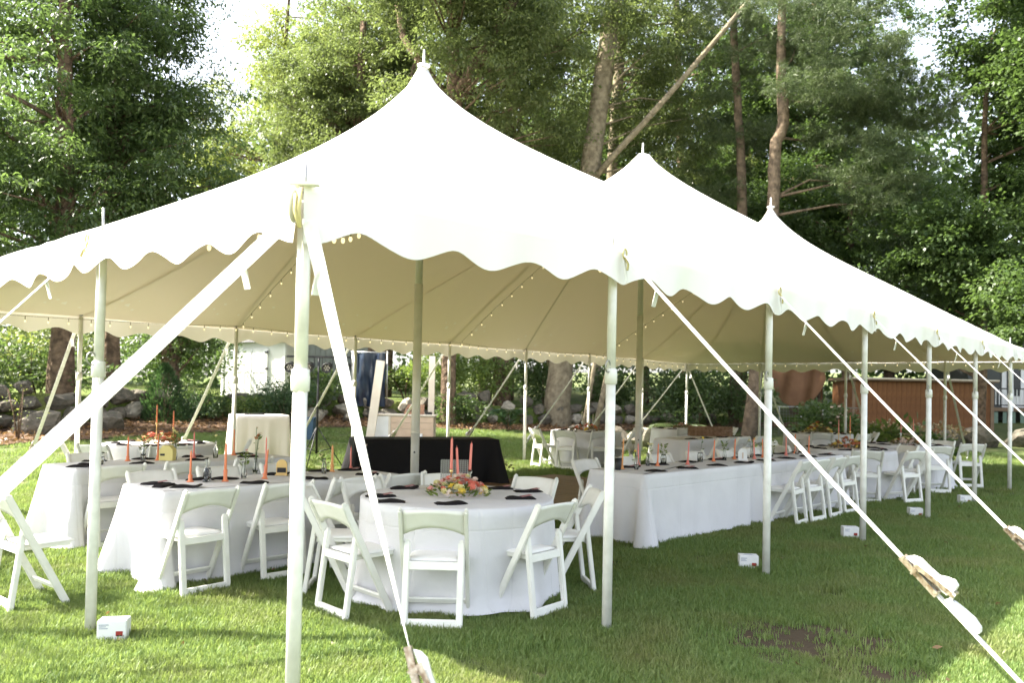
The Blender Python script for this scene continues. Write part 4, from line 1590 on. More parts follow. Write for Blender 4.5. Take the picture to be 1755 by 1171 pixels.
def sprig(x, y, label, cols, h=.26, nfl=3, seed=0, z=.752, spread=.05, group=None, leaf='shrub', fs=.02, nleaf=16):
    t = thing('flower_sprig', label, 'flowers', (x, y, H(x, y) + z), 0, group)
    r = random.Random(seed)
    bm = nm()
    for k in range(nfl):
        a = r.uniform(0, 6.28); d = spread * r.uniform(.3, 1)
        tip = Vector((d * math.cos(a), d * math.sin(a), h * r.uniform(.78, 1.05)))
        tube(bm, [(0.004 * math.cos(a), 0.004 * math.sin(a), .012), (tip.x * .3, tip.y * .3, tip.z * .55), tip], .0022, 5)
        b = part('blossom', r.choice(BL[r.choice(cols)]), t, tip)
        b.rotation_euler = (r.uniform(-.9, .9), r.uniform(-.9, .9), r.uniform(0, 6))
        s = fs * r.uniform(.8, 1.25); b.scale = (s, s, s)
    part('stems', mesh_of(bm, 'stems', M['stem'], True), t)
    def fn(q):
        a = q.uniform(0, 2 * PI)
        zz = h * q.uniform(.45, .95)
        return (.35 * spread * math.cos(a), .35 * spread * math.sin(a), zz), (math.cos(a), math.sin(a), q.uniform(.1, 1.0))
    lv = part('foliage', leaves_mesh('foliage', nleaf, fn, .045, M[leaf], seed), t)
    lv['kind'] = 'stuff'
    return t
VS = [
 (1.43, 3.52, 'bottle', 'tall clear bottle beside the coral taper at the left of the front long table', None),
 (1.47, 3.58, 'jar', 'clear jar beside the tall bottle on the front long table', None),
 (1.82, 3.58, 'bud', 'bud vase with a green and pink sprig on the front long table', ('green and pink sprig in a bud vase left of the gold arched number', ['pink'], .24, 2, 30)),
 (2.39, 3.64, 'bud', 'bud vase with yellow flowers right of the gold arched number', ('small yellow flowers in a bud vase left of the near corner pole', ['yellow', 'pale'], .22, 5, 6)),
 (2.62, 3.50, 'bud', 'small bud vase just right of the near corner pole', ('small white sprig just right of the near corner pole', ['pale'], .20, 2, 12)),
 (3.14, 3.58, 'bottle', 'clear bottle vase in front of the black skirted table', ('coral and blush flowers in a bottle in front of the black skirted table', ['coral', 'white', 'coral'], .29, 6, 8)),
 (2.10, 3.86, 'bud', 'bud vase on the far edge of the front long table', ('tall blush and dark sprig before the small side table', ['white', 'rust'], .42, 5, 8)),
 (1.88, 5.76, 'bottle', 'bottle vase with a dark sprig on the second long table', ('dark green sprig between two coral tapers on the second long table', ['rust'], .26, 2, 26)),
 (2.20, 5.70, 'bud', 'bud vase right of the yellow box', ('bushy white and green sprig right of the yellow box', ['pale', 'white'], .30, 4, 34)),
 (2.66, 5.66, 'bottle', 'clear bottle with one pale bloom on the second long table', ('single pale bloom in a clear bottle on the second long table', ['pale'], .31, 1, 2)),
 (1.42, 5.70, 'jar', 'clear jar behind the left pole on the second long table', None),
]
for i, (x, y, kd, lab, sp) in enumerate(VS):
    vase(x, y, lab, kd)
    if sp:
        sprig(x, y, sp[0], sp[1], sp[2], sp[3], 60 + i, nleaf=sp[4])
for i, (u, v, kd, lab, sp) in enumerate([
 (.40, .40, 'bud', 'bud vase with a yellow bloom by the amber taper', ('yellow bloom beside the amber taper on the right hand tables', ['yellow', 'white'], .22, 2, 6)),
 (.90, .60, 'bud', 'bud vase between two tapers near the camera end of the right hand tables', ('lemon coloured sprig between two tapers on the right hand tables', ['pale', 'pale'], .26, 4, 14)),
 (1.25, .62, 'jar', 'small clear jar on the right hand tables', ('leafy green sprig above the small jar on the right hand tables', ['pale'], .24, 1, 26)),
 (1.95, .55, 'jar', 'clear jar with a drooping yellow bloom on the right hand tables', ('drooping yellow bloom on the right hand tables', ['yellow'], .32, 1, 4)),
 (2.45, .50, 'bud', 'bud vase with a blue green sprig left of the white arched number', ('blue green sprig left of the white arched number', ['pale'], .24, 1, 30)),
 (3.20, .52, 'bud', 'bud vase left of the third near tent pole', ('yellow flowers left of the third near tent pole', ['yellow', 'pale'], .24, 4, 10)),
 (3.62, .45, 'bud', 'bud vase right of the third near tent pole', ('dark sprig right of the third near tent pole', ['rust'], .22, 2, 16)),
 (4.4, .45, 'bud', 'bud vase among the last coral tapers', ('pale sprig among the last coral tapers', ['pale'], .22, 2, 16))]):
    x, y = t4(u, v)
    vase(x, y, lab, kd)
    sprig(x, y, sp[0], sp[1], sp[2], sp[3], 90 + i, nleaf=sp[4])

# arched table numbers, cup, wire box and yellow box
def arch(x, y, rz, material, label, w=.10, h=.15, z=.752, digit=None, opening=True):
    t = thing('table_number', label, 'table sign', (x, y, H(x, y) + z), rz)
    bm = nm()
    pts_ = [(-w / 2, 0), (w / 2, 0)] + [(w / 2 * math.cos(a), h - w / 2 + w / 2 * math.sin(a)) for a in [k * PI / 12 for k in range(13)]]
    f0 = [bm.verts.new((p[0], -.008, p[1])) for p in pts_]
    f1 = [bm.verts.new((p[0], .008, p[1])) for p in pts_]
    bm.faces.new(f0); bm.faces.new(f1[::-1])
    for i in range(len(pts_)):
        j = (i + 1) % len(pts_)
        bm.faces.new((f0[j], f0[i], f1[i], f1[j]))
    bmesh.ops.recalc_face_normals(bm, faces=list(bm.faces))
    part('plaque', mesh_of(bm, 'plaque', material), t)
    bm = nm()
    box(bm, (0, 0, .006), (w * 1.15, .05, .012))
    bevel(bm, .002)
    part('base', mesh_of(bm, 'base', material), t)
    if digit == 'dark':
        bm = nm()
        box(bm, (0.0, -.011, .052), (w * .82, .003, .045))
        bevel(bm, .001)
        part('dark_panel', mesh_of(bm, 'dark_panel', M['black']), t)
    if digit == '1':
        bm = nm()
        box(bm, (0.0, -.010, .062), (.014, .003, .075))
        part('numeral', mesh_of(bm, 'numeral', M['tanwood']), t)
FACE = -0.835
arch(2.22, 3.60, FACE, M['gold'], 'gold arched table number with a dark panel on the front long table', .10, .15, digit='dark')
x, y = t4(2.66, .36)
arch(x, y, FACE, M['white'], 'white arched table number on the right hand long tables', .115, .155, digit='1')
t = thing('drink_cup', 'dark tapered cup at the camera end of the right hand long tables', 'cup', (*t4(.20, .50), .752))
bm = nm()
lathe(bm, [(.03, 0), (.033, .004), (.042, .13), (.038, .13), (.032, .02)], 16)
part('cup_body', mesh_of(bm, 'cup_body', M['black'], True), t)
bm = nm(); tube(bm, [(0, 0, .131), (0, 0, .137)], .043, 16); part('lid', mesh_of(bm, 'lid', M['steel'], True), t)
t = thing('card_box', 'small yellow house shaped box on the second long table', 'box', (2.10, 5.66, .752), FACE)
M['yellowbox'] = mat('yellow_card', (0.72, 0.62, 0.24), 0.6, 0.3)
bm = nm()
pts_ = [(-.075, 0), (.075, 0), (.075, .12), (.03, .165), (-.035, .165), (-.075, .115)]
f0 = [bm.verts.new((p[0], -.05, p[1])) for p in pts_]; f1 = [bm.verts.new((p[0], .05, p[1])) for p in pts_]
bm.faces.new(f0); bm.faces.new(f1[::-1])
for i in range(6):
    bm.faces.new((f0[(i + 1) % 6], f0[i], f1[i], f1[(i + 1) % 6]))
bmesh.ops.recalc_face_normals(bm, faces=list(bm.faces)); bevel(bm, .003)
part('carton', mesh_of(bm, 'carton', M['yellowbox']), t)
bm = nm(); box(bm, (-.035, -.0515, .065), (.05, .002, .022)); part('slot', mesh_of(bm, 'slot', M['black']), t)
# wire mesh box behind the flowers
t = thing('wire_box', 'silver wire mesh box behind the front flower centrepiece', 'box', (2.72, 1.80, .752), FACE)
bm = nm()
for k in range(15):
    z = .01 + .235 * k / 14
    for s in (-1, 1):
        beam(bm, (-.11, s * .05, z), (.11, s * .05, z), .0035, .0035, (0, 0, 1))
        beam(bm, (s * .11, -.05, z), (s * .11, .05, z), .0035, .0035, (0, 0, 1))
part('wires', mesh_of(bm, 'wires', M['steel']), t)['kind'] = 'stuff'
bm = nm()
for k in range(12):
    for s in (-1, 1):
        beam(bm, (-.11 + .02 * k, s * .05, 0), (-.11 + .02 * k, s * .05, .25), .003, .003)
part('uprights', mesh_of(bm, 'uprights', M['steel']), t)['kind'] = 'stuff'
bm = nm(); box(bm, (0, 0, .004), (.22, .10, .006)); part('tray', mesh_of(bm, 'tray', M['steel']), t)

# small boxes beside the tent poles
def pole_box(x, y, rz, label, s=1.0):
    t = thing('small_box', label, 'box', (x, y, 0), rz, 'small white boxes set beside the tent poles')
    bm = nm(); box(bm, (0, 0, .065), (.17, .11, .13)); bevel(bm, .004, 2)
    part('carton', mesh_of(bm, 'carton', M['white']), t)
    bm = nm(); box(bm, (.045, -.0555, .050), (.040, .002, .030)); part('red_label', mesh_of(bm, 'red_label', M['redlabel']), t)
    bm = nm(); box(bm, (.045, -.0557, .038), (.030, .003, .006)); part('black_print', mesh_of(bm, 'black_print', M['black']), t)
    bm = nm()
    for k in range(3):
        box(bm, (.0, -.02 + .022 * k, .1305), (.10 - .02 * k, .008, .001))
    box(bm, (-.045, -.0555, .105), (.055, .002, .006)); box(bm, (-.052, -.0555, .094), (.040, .002, .005)); box(bm, (-.047, -.0555, .083), (.05, .002, .005))
    part('grey_print', mesh_of(bm, 'grey_print', M['greyprint']), t)
M['redlabel'] = mat('red_label', (.30, .035, .03), .5, .3)
M['greyprint'] = mat('grey_print', (.34, .36, .42), .5, .3)
pole_box(.10, 2.08, -.65, 'small white box with a red label at the foot of the left tent pole')
pole_box(5.03, .30, -.95, 'small white box with printed sides at the foot of the second right side pole')
pole_box(7.46, .26, -.9, 'small white box at the foot of the third pole on the right side')
pole_box(9.78, .24, -.9, 'small white box at the foot of the fourth pole on the right side')
pole_box(11.95, .16, -.9, 'small white box at the foot of the fifth pole on the right side')
# brown dance floor of planks
fl = thing('dance_floor', 'flat brown plank dance floor on the grass beyond the front round table', 'dance floor', (7.6, 5.0, 0))
me = None
for k in range(21):
    if me is None:
        bm = nm(); box(bm, (0, 0, .022), (4.8, .152, .026)); bevel(bm, .003); me = mesh_of(bm, 'plank', M['darkwood'])
    part('plank', me, fl, (0, -1.55 + .156 * k, random.uniform(0, .002)))

# ------------------------------------------------------------------ boulder wall
def stone_mesh(seed, material):
    r = np.random.default_rng(seed)
    bm = nm()
    bmesh.ops.create_icosphere(bm, subdivisions=2, radius=1)
    cuts = [(r.normal(size=3), r.uniform(.50, .80)) for _ in range(16)]
    for v in bm.verts:
        p = np.array(v.co)
        for n_, d in cuts:
            n1 = n_ / np.linalg.norm(n_)
            e = p @ n1 - d
            if e > 0:
                p = p - n1 * e * .97
        v.co = p * (1 + .03 * r.normal())
    return mesh_of(bm, 'stone', material, False)
STONES = [stone_mesh(k, M['stone']) for k in range(7)] + [stone_mesh(k + 20, M['palestone']) for k in range(2)]
wall = thing('stone_wall', 'low dry wall of grey boulders along the back of the mulch bed', 'wall', (10, 18.8, 0))
rw = random.Random(5)
def wall_stone(x, y, z, s):
    o = part('stone', rw.choice(STONES), wall)
    o.location = (x - 10, y - 18.8, z)
    o.rotation_euler = (rw.uniform(-.3, .3), rw.uniform(-.3, .3), rw.uniform(0, 6))
    o.scale = (s * rw.uniform(.9, 1.5), s * rw.uniform(.8, 1.1), s * rw.uniform(.62, .95))
ns_ = 0
x = -2.5
while x < 27:
    zb = H(x, interp(WALL, x)) + 0.02
    zt = interp(WALL, x, WTOP)
    z = zb
    row = 0
    while z < zt - .08:
        s = rw.uniform(.24, .40)
        wall_stone(x + rw.uniform(-.12, .12), interp(WALL, x) + .02 + row * .1 + rw.uniform(-.06, .06), z + s * .6, s)
        z += s * 1.15
        row += 1
        ns_ += 1
    x += rw.uniform(.46, .66)
for (x, y, s) in [(3.0, 15.9, .34), (4.2, 16.2, .5), (5.9, 16.6, .42), (2.0, 15.4, .3), (12.2, 17.6, .4), (13.2, 17.2, .34), (16.0, 15.9, .4)]:
    wall_stone(x, y, H(x, y) + s * .35, s)

rocks = [(18.4, 10.3, .55), (19.2, 9.4, .5), (19.7, 8.7, .50), (18.9, 9.9, .45), (20.1, 8.4, .42), (18.1, 10.9, .5), (17.6, 11.6, .55), (25.2, 2.9, .7), (26.0, 1.9, .6), (24.7, 3.6, .5)]
rl = ['large pale rock at the left of the garden rock pile', 'highest sunlit rock in the middle of the garden rock pile', 'pale rock at the right of the garden rock pile', 'small rock between the larger ones of the garden rock pile', 'low rock at the right foot of the garden rock pile', 'grey boulder left of the garden rock pile', 'grey boulder farthest left beside the rock pile', 'large boulder at the right edge behind the last pole', 'boulder at the far right edge of the lawn', 'boulder left of the large one at the right edge']
for k, (x, y, s) in enumerate(rocks):
    o = part('garden_rock', STONES[7 + k % 2] if k < 5 else STONES[k % 7])
    o.location = (x, y, H(x, y) + s * (.55 if k == 1 else .35))
    o.scale = (s * 1.2, s, s * .75); o.rotation_euler = (.1 * k, .05 * k, k)
    tag(o, rl[k], 'rock', 'garden rocks beyond the tent')

# ------------------------------------------------------------------ trees
def crown_mesh(name, ells, nclus, style, material, seed):
    r = np.random.default_rng(seed)
    vol = np.array([e[3] * e[4] * e[5] for e in ells]); vol = vol / vol.sum()
    cs, rs = [], []
    for _ in range(nclus):
        e = ells[r.choice(len(ells), p=vol)]
        d = r.normal(size=3); d /= np.linalg.norm(d)
        q = r.uniform(.25, 1.0) ** .5
        cs.append(np.array(e[:3]) + d * q * np.array(e[3:]))
        rs.append(r.uniform(.45, .95))
    V, F, RN = [], [], []
    n0 = 0
    for c, rad in zip(cs, rs):
        if style == 'pine':
            # plumes: needles radiating from several twigs
            ntw = 22
            nn = 38
            tw = r.normal(size=(ntw, 3)); tw[:, 2] = tw[:, 2] * .35 + .1
            tw /= np.linalg.norm(tw, axis=1)[:, None]
            base = c + tw * rad * r.uniform(.3, 1.1, (ntw, 1)) * [1, 1, .55]
            cc = np.repeat(base, nn, 0) + np.repeat(tw, nn, 0) * r.uniform(-.16, .16, (ntw * nn, 1))
            d = np.repeat(tw, nn, 0) * .55 + r.normal(size=(ntw * nn, 3)) * .6
            d /= np.linalg.norm(d, axis=1)[:, None]
            L = r.uniform(.10, .20, (len(cc), 1))
            w = .10
            droop = 0.0
        else:
            npl = {'droop': 420, 'broad': 360, 'light': 330, 'olive': 390, 'maple': 380}[style]
            # layered sprays inside the clump
            nsp = 9
            sp = c + r.normal(size=(nsp, 3)) * rad * [.5, .5, .38]
            tilt = r.normal(size=(nsp, 3)) * .25 + [0, 0, 1]
            k = r.integers(0, nsp, npl)
            q = r.normal(size=(npl, 3)) * rad * .30
            tn = tilt[k] / np.linalg.norm(tilt[k], axis=1)[:, None]
            q = q - tn * (np.sum(q * tn, 1)[:, None]) * .78
            cc = sp[k] + q
            if style == 'droop':
                cc[:, 2] -= .35 * np.linalg.norm(q[:, :2], axis=1) ** 1.3
            d = q / (np.linalg.norm(q, axis=1)[:, None] + 1e-6) + r.normal(size=(npl, 3)) * .5
            d[:, 2] -= .35 if style in ('droop', 'olive') else .15
            d /= np.linalg.norm(d, axis=1)[:, None]
            L = r.uniform(.10, .19, (npl, 1)) * {'droop': .85, 'broad': .82, 'light': .85, 'olive': .85, 'maple': .88}[style]
            w = {'droop': .42, 'broad': .55, 'light': .5, 'olive': .42, 'maple': .72}[style]
        t = np.cross(d, r.normal(size=d.shape)); t /= np.linalg.norm(t, axis=1)[:, None] + 1e-9
        if style != 'pine':
            # leaves lie roughly flat
            flat = np.cross(d, [0, 0, 1.0]); flat /= np.linalg.norm(flat, axis=1)[:, None] + 1e-6
            t = flat * .75 + t * .5
            t /= np.linalg.norm(t, axis=1)[:, None] + 1e-9
        n = len(cc)
        v = np.empty((n, 4, 3))
        v[:, 0] = cc
        v[:, 1] = cc + d * L * .5 - t * L * w * .5 + [0, 0, .012]
        v[:, 2] = cc + d * L - [0, 0, .02]
        v[:, 3] = cc + d * L * .5 + t * L * w * .5 + [0, 0, .012]
        V.append(v.reshape(-1, 3))
        F.append(np.arange(n0, n0 + n * 4).reshape(-1, 4))
        n0 += n * 4
        RN.append(np.clip(r.uniform(0, 1, n) * .6 + r.uniform(0, .4), 0, 1))
    return pymesh(name, np.concatenate(V), np.concatenate(F), material, np.concatenate(RN)), cs
LEAF = {'droop': 'leaf_dark', 'broad': 'leaf_dark', 'light': 'leaf_light', 'olive': 'leaf_olive', 'maple': 'leaf_maple', 'pine': 'needle'}
def spline(pts, k=4):
    out = []
    n = len(pts)
    for i in range(n - 1):
        p0, p1, p2, p3 = pts[max(i - 1, 0)], pts[i], pts[i + 1], pts[min(i + 2, n - 1)]
        for j in range(k):
            t = j / k
            out.append([0.5 * ((2 * b) + (-a + c) * t + (2 * a - 5 * b + 4 * c - d) * t * t + (-a + 3 * b - 3 * c + d) * t ** 3) for a, b, c, d in zip(p0, p1, p2, p3)])
    out.append(pts[-1])
    return out
def tree(name, label, style, ncl, tr, ells, seed, bark='bark', limbs=(), group=None, category='tree'):
    x0, y0 = tr[0][0], tr[0][1]
    base = Vector((x0, y0, Z(x0, y0)))
    t = thing(name, label, category, base, 0, group)
    r = random.Random(seed)
    loc = [[p[0] - base.x, p[1] - base.y, p[2] - base.z, p[3]] for p in tr]
    loc[0][2] = -.2; loc[0][3] *= 1.1
    sp = spline(loc, 5)
    bm = nm()
    sp = [[p[0] + r.uniform(-.02, .02), p[1] + r.uniform(-.02, .02), p[2], max(p[3], .02)] for p in sp]
    tube(bm, [p[:3] for p in sp], [p[3] * r.uniform(.94, 1.06) for p in sp], 14)
    part('trunk', mesh_of(bm, 'trunk', M[bark], True), t)
    le = [[e[0] - base.x, e[1] - base.y, e[2] - base.z, e[3], e[4], e[5]] for e in ells]
    me, cs = crown_mesh('crown', le, ncl, style, M[LEAF[style]], seed)
    part('crown', me, t)
    # limbs from the trunk out to the clumps
    bm = nm()
    zs = [p[2] for p in sp]
    for c in cs[::(26 if style == 'pine' else 3)]:
        zc = c[2] - r.uniform(.4, 1.4) * (0.8 if style == 'pine' else 1)
        j = min(range(len(sp)), key=lambda i: abs(zs[i] - zc))
        p = Vector(sp[j][:3])
        q = Vector(c)
        if (q - p).length > 6.5:
            continue
        mid = p.lerp(q, .5) + Vector((r.uniform(-.2, .2), r.uniform(-.2, .2), r.uniform(-.1, .3)))
        a = min(.05, sp[j][3] * .5)
        tube(bm, [p, mid, q], [a, a * .6, .008], 6)
    part('limbs', mesh_of(bm, 'limbs', M[bark], True), t)['kind'] = 'stuff'
    for lp in limbs:
        bm = nm()
        tube(bm, [(p[0] - base.x, p[1] - base.y, p[2] - base.z) for p in lp], [p[3] for p in lp], 10)
        part('limb', mesh_of(bm, 'limb', M[bark], True), t)
    return t
TREES = [
 ('hemlock', 'tall dark green tree with drooping boughs at the far left edge of the garden', 'droop', 190, [[5.36, 18.46, -0.15, 0.297], [5.42, 18.32, 2.36, 0.283], [5.33, 18.28, 6.6, 0.212], [5.12, 18.3, 12.97, 0.085]], [[4.77, 18.83, 8.71, 2.69, 2.69, 2.97], [5.6, 20.02, 12.45, 2.41, 2.41, 2.83], [4.1, 17.9, 5.21, 2.12, 2.12, 1.84], [6.41, 18.29, 6.38, 1.7, 1.7, 1.56]]),
 ('hemlock', 'dark trunk standing just right of the left guy strap, crown drooping over the tent', 'droop', 150, [[7.09, 19.53, -0.15, 0.233], [7.05, 19.5, 2.46, 0.218], [6.89, 19.53, 7.13, 0.171], [6.78, 19.41, 14.13, 0.062]], [[7.22, 19.06, 9.94, 2.33, 2.33, 2.33], [7.86, 20.45, 13.84, 1.87, 1.87, 2.49], [7.5, 17.09, 6.42, 1.71, 1.71, 1.4], [7.07, 20.47, 8.45, 2.18, 2.18, 1.87]]),
 ('twin_trunk_tree', 'short dark tree with a forked trunk behind the juniper bush', 'broad', 60, [[9.28, 20.82, -0.15, 0.277], [9.27, 20.8, 1.9, 0.26], [9.14, 20.9, 3.28, 0.156], [8.88, 21.08, 6.4, 0.078]], [[9.21, 20.82, 3.29, 1.21, 1.21, 1.04], [10.34, 21.74, 5.06, 1.39, 1.39, 1.21], [8.14, 20.13, 5.5, 1.39, 1.39, 1.39]]),
 ('birch', 'pale yellow green tree lit by the sun above the white shed', 'light', 150, [[17.68, 28.68, -0.15, 0.255], [17.42, 28.72, 8.25, 0.191], [17.47, 28.49, 13.35, 0.115], [17.61, 28.11, 19.98, 0.051]], [[16.82, 29.25, 12.31, 2.8, 2.8, 3.06], [19.11, 28.82, 15.99, 2.8, 2.8, 3.06], [16.21, 27.98, 16.63, 1.78, 1.78, 1.53], [16.41, 30.93, 10.96, 1.78, 1.78, 2.29], [18.59, 26.56, 11.72, 2.04, 2.04, 2.29], [15.88, 33.24, 13.11, 1.53, 1.53, 1.53]]),
 ('oak', 'olive green tree between the sunlit birch and the forked oak', 'olive', 150, [[18.07, 22.29, -0.15, 0.272], [18.02, 22.12, 7.59, 0.249], [18.49, 21.36, 14.4, 0.204], [18.28, 21.44, 18.93, 0.113]], [[17.34, 22.62, 14.82, 2.49, 2.49, 2.94], [18.04, 24.18, 11.88, 2.04, 2.04, 2.04], [17.4, 20.68, 17.4, 2.72, 2.72, 2.72], [18.35, 22.75, 13.31, 2.04, 2.04, 2.26]]),
 ('oak', 'tall oak whose trunk forks above the first tent peak', 'olive', 190, [[15.9, 15.77, -0.15, 0.239], [15.85, 15.74, 2.47, 0.221], [15.8, 15.6, 8.35, 0.221], [15.69, 15.62, 11.3, 0.23], [15.52, 15.63, 16.63, 0.129]], [[16.3, 14.92, 12.23, 2.39, 2.39, 2.58], [18.36, 14.96, 9.96, 2.02, 2.02, 1.66], [14.53, 15.0, 14.7, 3.13, 2.87, 2.21], [15.53, 17.03, 10.43, 1.47, 1.47, 1.47], [17.14, 13.24, 12.61, 2.02, 2.02, 2.21]]),
 ('oak', 'straight dark trunk between the oak and the thick leaning trunk', 'olive', 110, [[19.96, 17.24, -0.15, 0.318], [19.88, 17.24, 3.06, 0.297], [19.83, 17.11, 8.37, 0.233], [19.78, 16.92, 15.8, 0.149]], [[20.6, 16.13, 12.01, 2.76, 2.76, 2.33], [21.09, 17.92, 9.16, 1.91, 1.91, 1.49], [20.0, 14.9, 15.06, 2.55, 2.55, 2.12]]),
 ('poplar', 'thick leaning trunk with rough bark rising behind the second tent peak', 'olive', 100, [[20.54, 15.11, -0.15, 0.451], [20.57, 15.0, 2.65, 0.41], [21.03, 14.27, 9.23, 0.349], [21.26, 13.89, 12.93, 0.328], [21.51, 13.48, 16.64, 0.267]], [[21.97, 13.05, 14.19, 1.64, 1.64, 2.26], [21.82, 15.33, 18.03, 3.08, 2.67, 2.05], [19.46, 14.28, 7.32, 1.23, 1.23, 1.23], [23.15, 13.03, 11.6, 1.44, 1.44, 1.85]]),
 ('poplar', 'slender pale double trunk right of the thick leaning trunk', 'olive', 120, [[24.57, 16.61, -0.15, 0.14], [24.71, 16.33, 4.23, 0.187], [24.81, 16.02, 10.3, 0.21], [24.87, 15.81, 14.28, 0.198], [25.08, 15.43, 18.72, 0.14]], [[25.95, 14.6, 15.01, 2.57, 2.57, 2.8], [27.67, 15.05, 11.72, 2.1, 2.1, 1.87], [24.08, 15.12, 7.74, 2.1, 2.1, 1.63], [27.33, 14.14, 18.7, 2.57, 2.57, 2.1]]),
 ('pine', 'slim pine with reddish trunk left of the crooked pine', 'pine', 120, [[25.63, 11.02, -0.15, 0.191], [25.6, 10.91, 3.24, 0.191], [25.6, 10.75, 8.12, 0.18], [25.4, 10.84, 11.73, 0.149], [25.2, 10.97, 14.69, 0.127], [25.05, 11.0, 18.51, 0.074]], [[24.97, 11.25, 13.84, 1.91, 1.91, 1.7], [26.27, 12.14, 11.1, 2.12, 2.12, 1.7], [23.92, 10.52, 16.61, 2.33, 2.33, 1.91], [25.4, 12.12, 9.14, 2.12, 1.38, 1.06], [25.31, 10.08, 15.12, 1.91, 1.91, 1.91]]),
 ('pine', 'crooked pine with bare reddish trunk standing behind the third tent peak', 'pine', 210, [[23.18, 9.25, -0.15, 0.229], [23.32, 8.96, 3.09, 0.229], [23.5, 8.62, 7.49, 0.21], [23.48, 8.56, 9.69, 0.201], [23.63, 8.37, 10.55, 0.191], [23.51, 8.42, 12.84, 0.153], [23.48, 8.32, 16.85, 0.096]], [[25.35, 6.41, 12.13, 2.87, 1.74, 1.34], [26.26, 7.69, 10.88, 2.67, 1.49, 1.15], [22.8, 7.47, 11.26, 1.34, 1.24, 0.96], [27.26, 5.53, 11.1, 1.72, 1.72, 1.34], [23.53, 7.62, 13.77, 2.48, 1.74, 1.34], [27.13, 7.27, 16.81, 3.25, 1.99, 1.53], [25.4, 6.03, 8.81, 2.1, 1.74, 1.34]]),
 ('maple', 'leafy maple filling the right side of the wood with thin dark trunk', 'maple', 190, [[28.29, 3.58, -0.15, 0.143], [28.22, 3.52, 4.0, 0.134], [28.11, 3.49, 8.39, 0.105], [28.03, 3.44, 12.79, 0.057]], [[28.39, 3.01, 13.56, 1.72, 1.72, 1.72], [30.43, 3.21, 7.38, 1.72, 1.72, 2.1], [26.39, 3.69, 6.07, 1.72, 1.72, 1.72], [29.92, 2.61, 10.59, 1.34, 1.34, 1.72], [26.02, 5.12, 6.53, 1.72, 1.72, 1.34], [29.86, 4.69, 4.16, 2.29, 1.49, 1.15], [27.34, 3.78, 11.71, 0.76, 0.76, 1.15]]),
 ('maple', 'dark green maple behind the third tent peak', 'maple', 130, [[32.43, 9.43, -0.15, 0.217], [32.34, 9.34, 5.96, 0.18], [32.27, 9.25, 10.77, 0.108]], [[31.86, 9.79, 8.35, 2.65, 2.5, 1.92], [34.84, 8.68, 9.7, 2.17, 2.17, 1.68], [33.07, 6.75, 5.86, 2.65, 2.5, 1.92], [31.78, 11.01, 10.21, 1.68, 1.68, 1.44], [29.31, 11.88, 7.71, 2.65, 2.19, 1.68]]),
 ('maple', 'bushy maple at the far right edge of the photograph', 'maple', 110, [[26.28, 1.32, -0.15, 0.187], [26.2, 1.19, 6.49, 0.153], [26.2, 0.94, 14.14, 0.068]], [[26.28, 0.94, 11.59, 1.87, 1.87, 2.04], [27.81, 1.6, 8.06, 1.19, 1.19, 1.53], [24.63, 1.22, 4.31, 1.36, 1.36, 1.36], [25.62, 2.77, 14.33, 1.87, 1.32, 1.02]]),
 ('oak', 'dark oak behind the slim pine', 'maple', 120, [[33.4, 17.32, -0.15, 0.283], [32.91, 17.53, 9.39, 0.226], [32.38, 17.74, 20.7, 0.113]], [[33.04, 17.32, 11.38, 3.4, 3.31, 2.55], [37.03, 15.04, 14.47, 3.96, 3.96, 3.11], [32.23, 16.3, 15.21, 3.11, 3.11, 2.83], [36.43, 14.52, 18.87, 3.4, 3.4, 2.83], [34.18, 15.41, 8.79, 3.96, 2.21, 1.7]]),
 ('oak', 'olive tree filling the gap left of the thick leaning trunk', 'olive', 150, [[25.31, 23.28, -0.15, 0.269], [25.04, 23.17, 11.51, 0.215], [24.94, 22.97, 20.65, 0.108]], [[24.38, 23.87, 12.56, 3.23, 3.23, 2.96], [26.8, 23.28, 16.95, 3.23, 3.23, 2.96], [26.7, 19.54, 11.79, 2.96, 2.96, 2.69], [24.03, 25.25, 18.26, 2.96, 2.96, 2.96], [28.23, 18.79, 14.67, 2.42, 2.42, 2.96]]),
 ('maple', 'dark green maple between the two pines', 'maple', 150, [[35.59, 11.91, -0.15, 0.242], [35.19, 11.95, 11.81, 0.188], [34.86, 12.01, 20.95, 0.108]], [[34.9, 12.11, 16.65, 3.5, 3.5, 2.96], [34.67, 14.58, 17.19, 2.96, 2.96, 2.96], [34.89, 10.47, 12.56, 3.23, 3.23, 2.69], [37.64, 10.19, 19.22, 2.96, 2.96, 2.42], [33.22, 13.09, 20.39, 3.23, 2.45, 1.88]]),
]
LIMBS = {5: [[(15.72, 15.6, 10.74, 0.221), (15.86, 14.98, 11.56, 0.202), (16.1, 14.24, 12.53, 0.184), (16.3, 13.37, 13.97, 0.129)], [(15.63, 15.71, 10.56, 0.184), (15.28, 16.51, 11.76, 0.147), (14.94, 17.29, 12.99, 0.12), (14.95, 17.81, 14.87, 0.083)]], 7: [[(20.85, 14.18, 8.81, 0.123), (21.03, 13.05, 9.9, 0.113), (21.29, 12.29, 10.67, 0.108), (21.7, 11.2, 11.89, 0.097), (22.14, 10.07, 13.22, 0.082), (22.71, 8.94, 14.71, 0.072)]], 2: [[(9.26, 20.82, 1.73, 0.156), (9.5, 20.82, 2.61, 0.121), (9.68, 20.89, 3.68, 0.087), (10.0, 21.07, 5.15, 0.052)]]}

BARK = {'pine': 'redbark', 'poplar': 'palebark'}
TR = []
for i, (nme, lab, sty, ncl, tr, ells) in enumerate(TREES):
    TR.append(tree(nme, lab, sty, ncl, tr, ells, 100 + i, BARK.get(nme, 'bark'), LIMBS.get(i, ())))

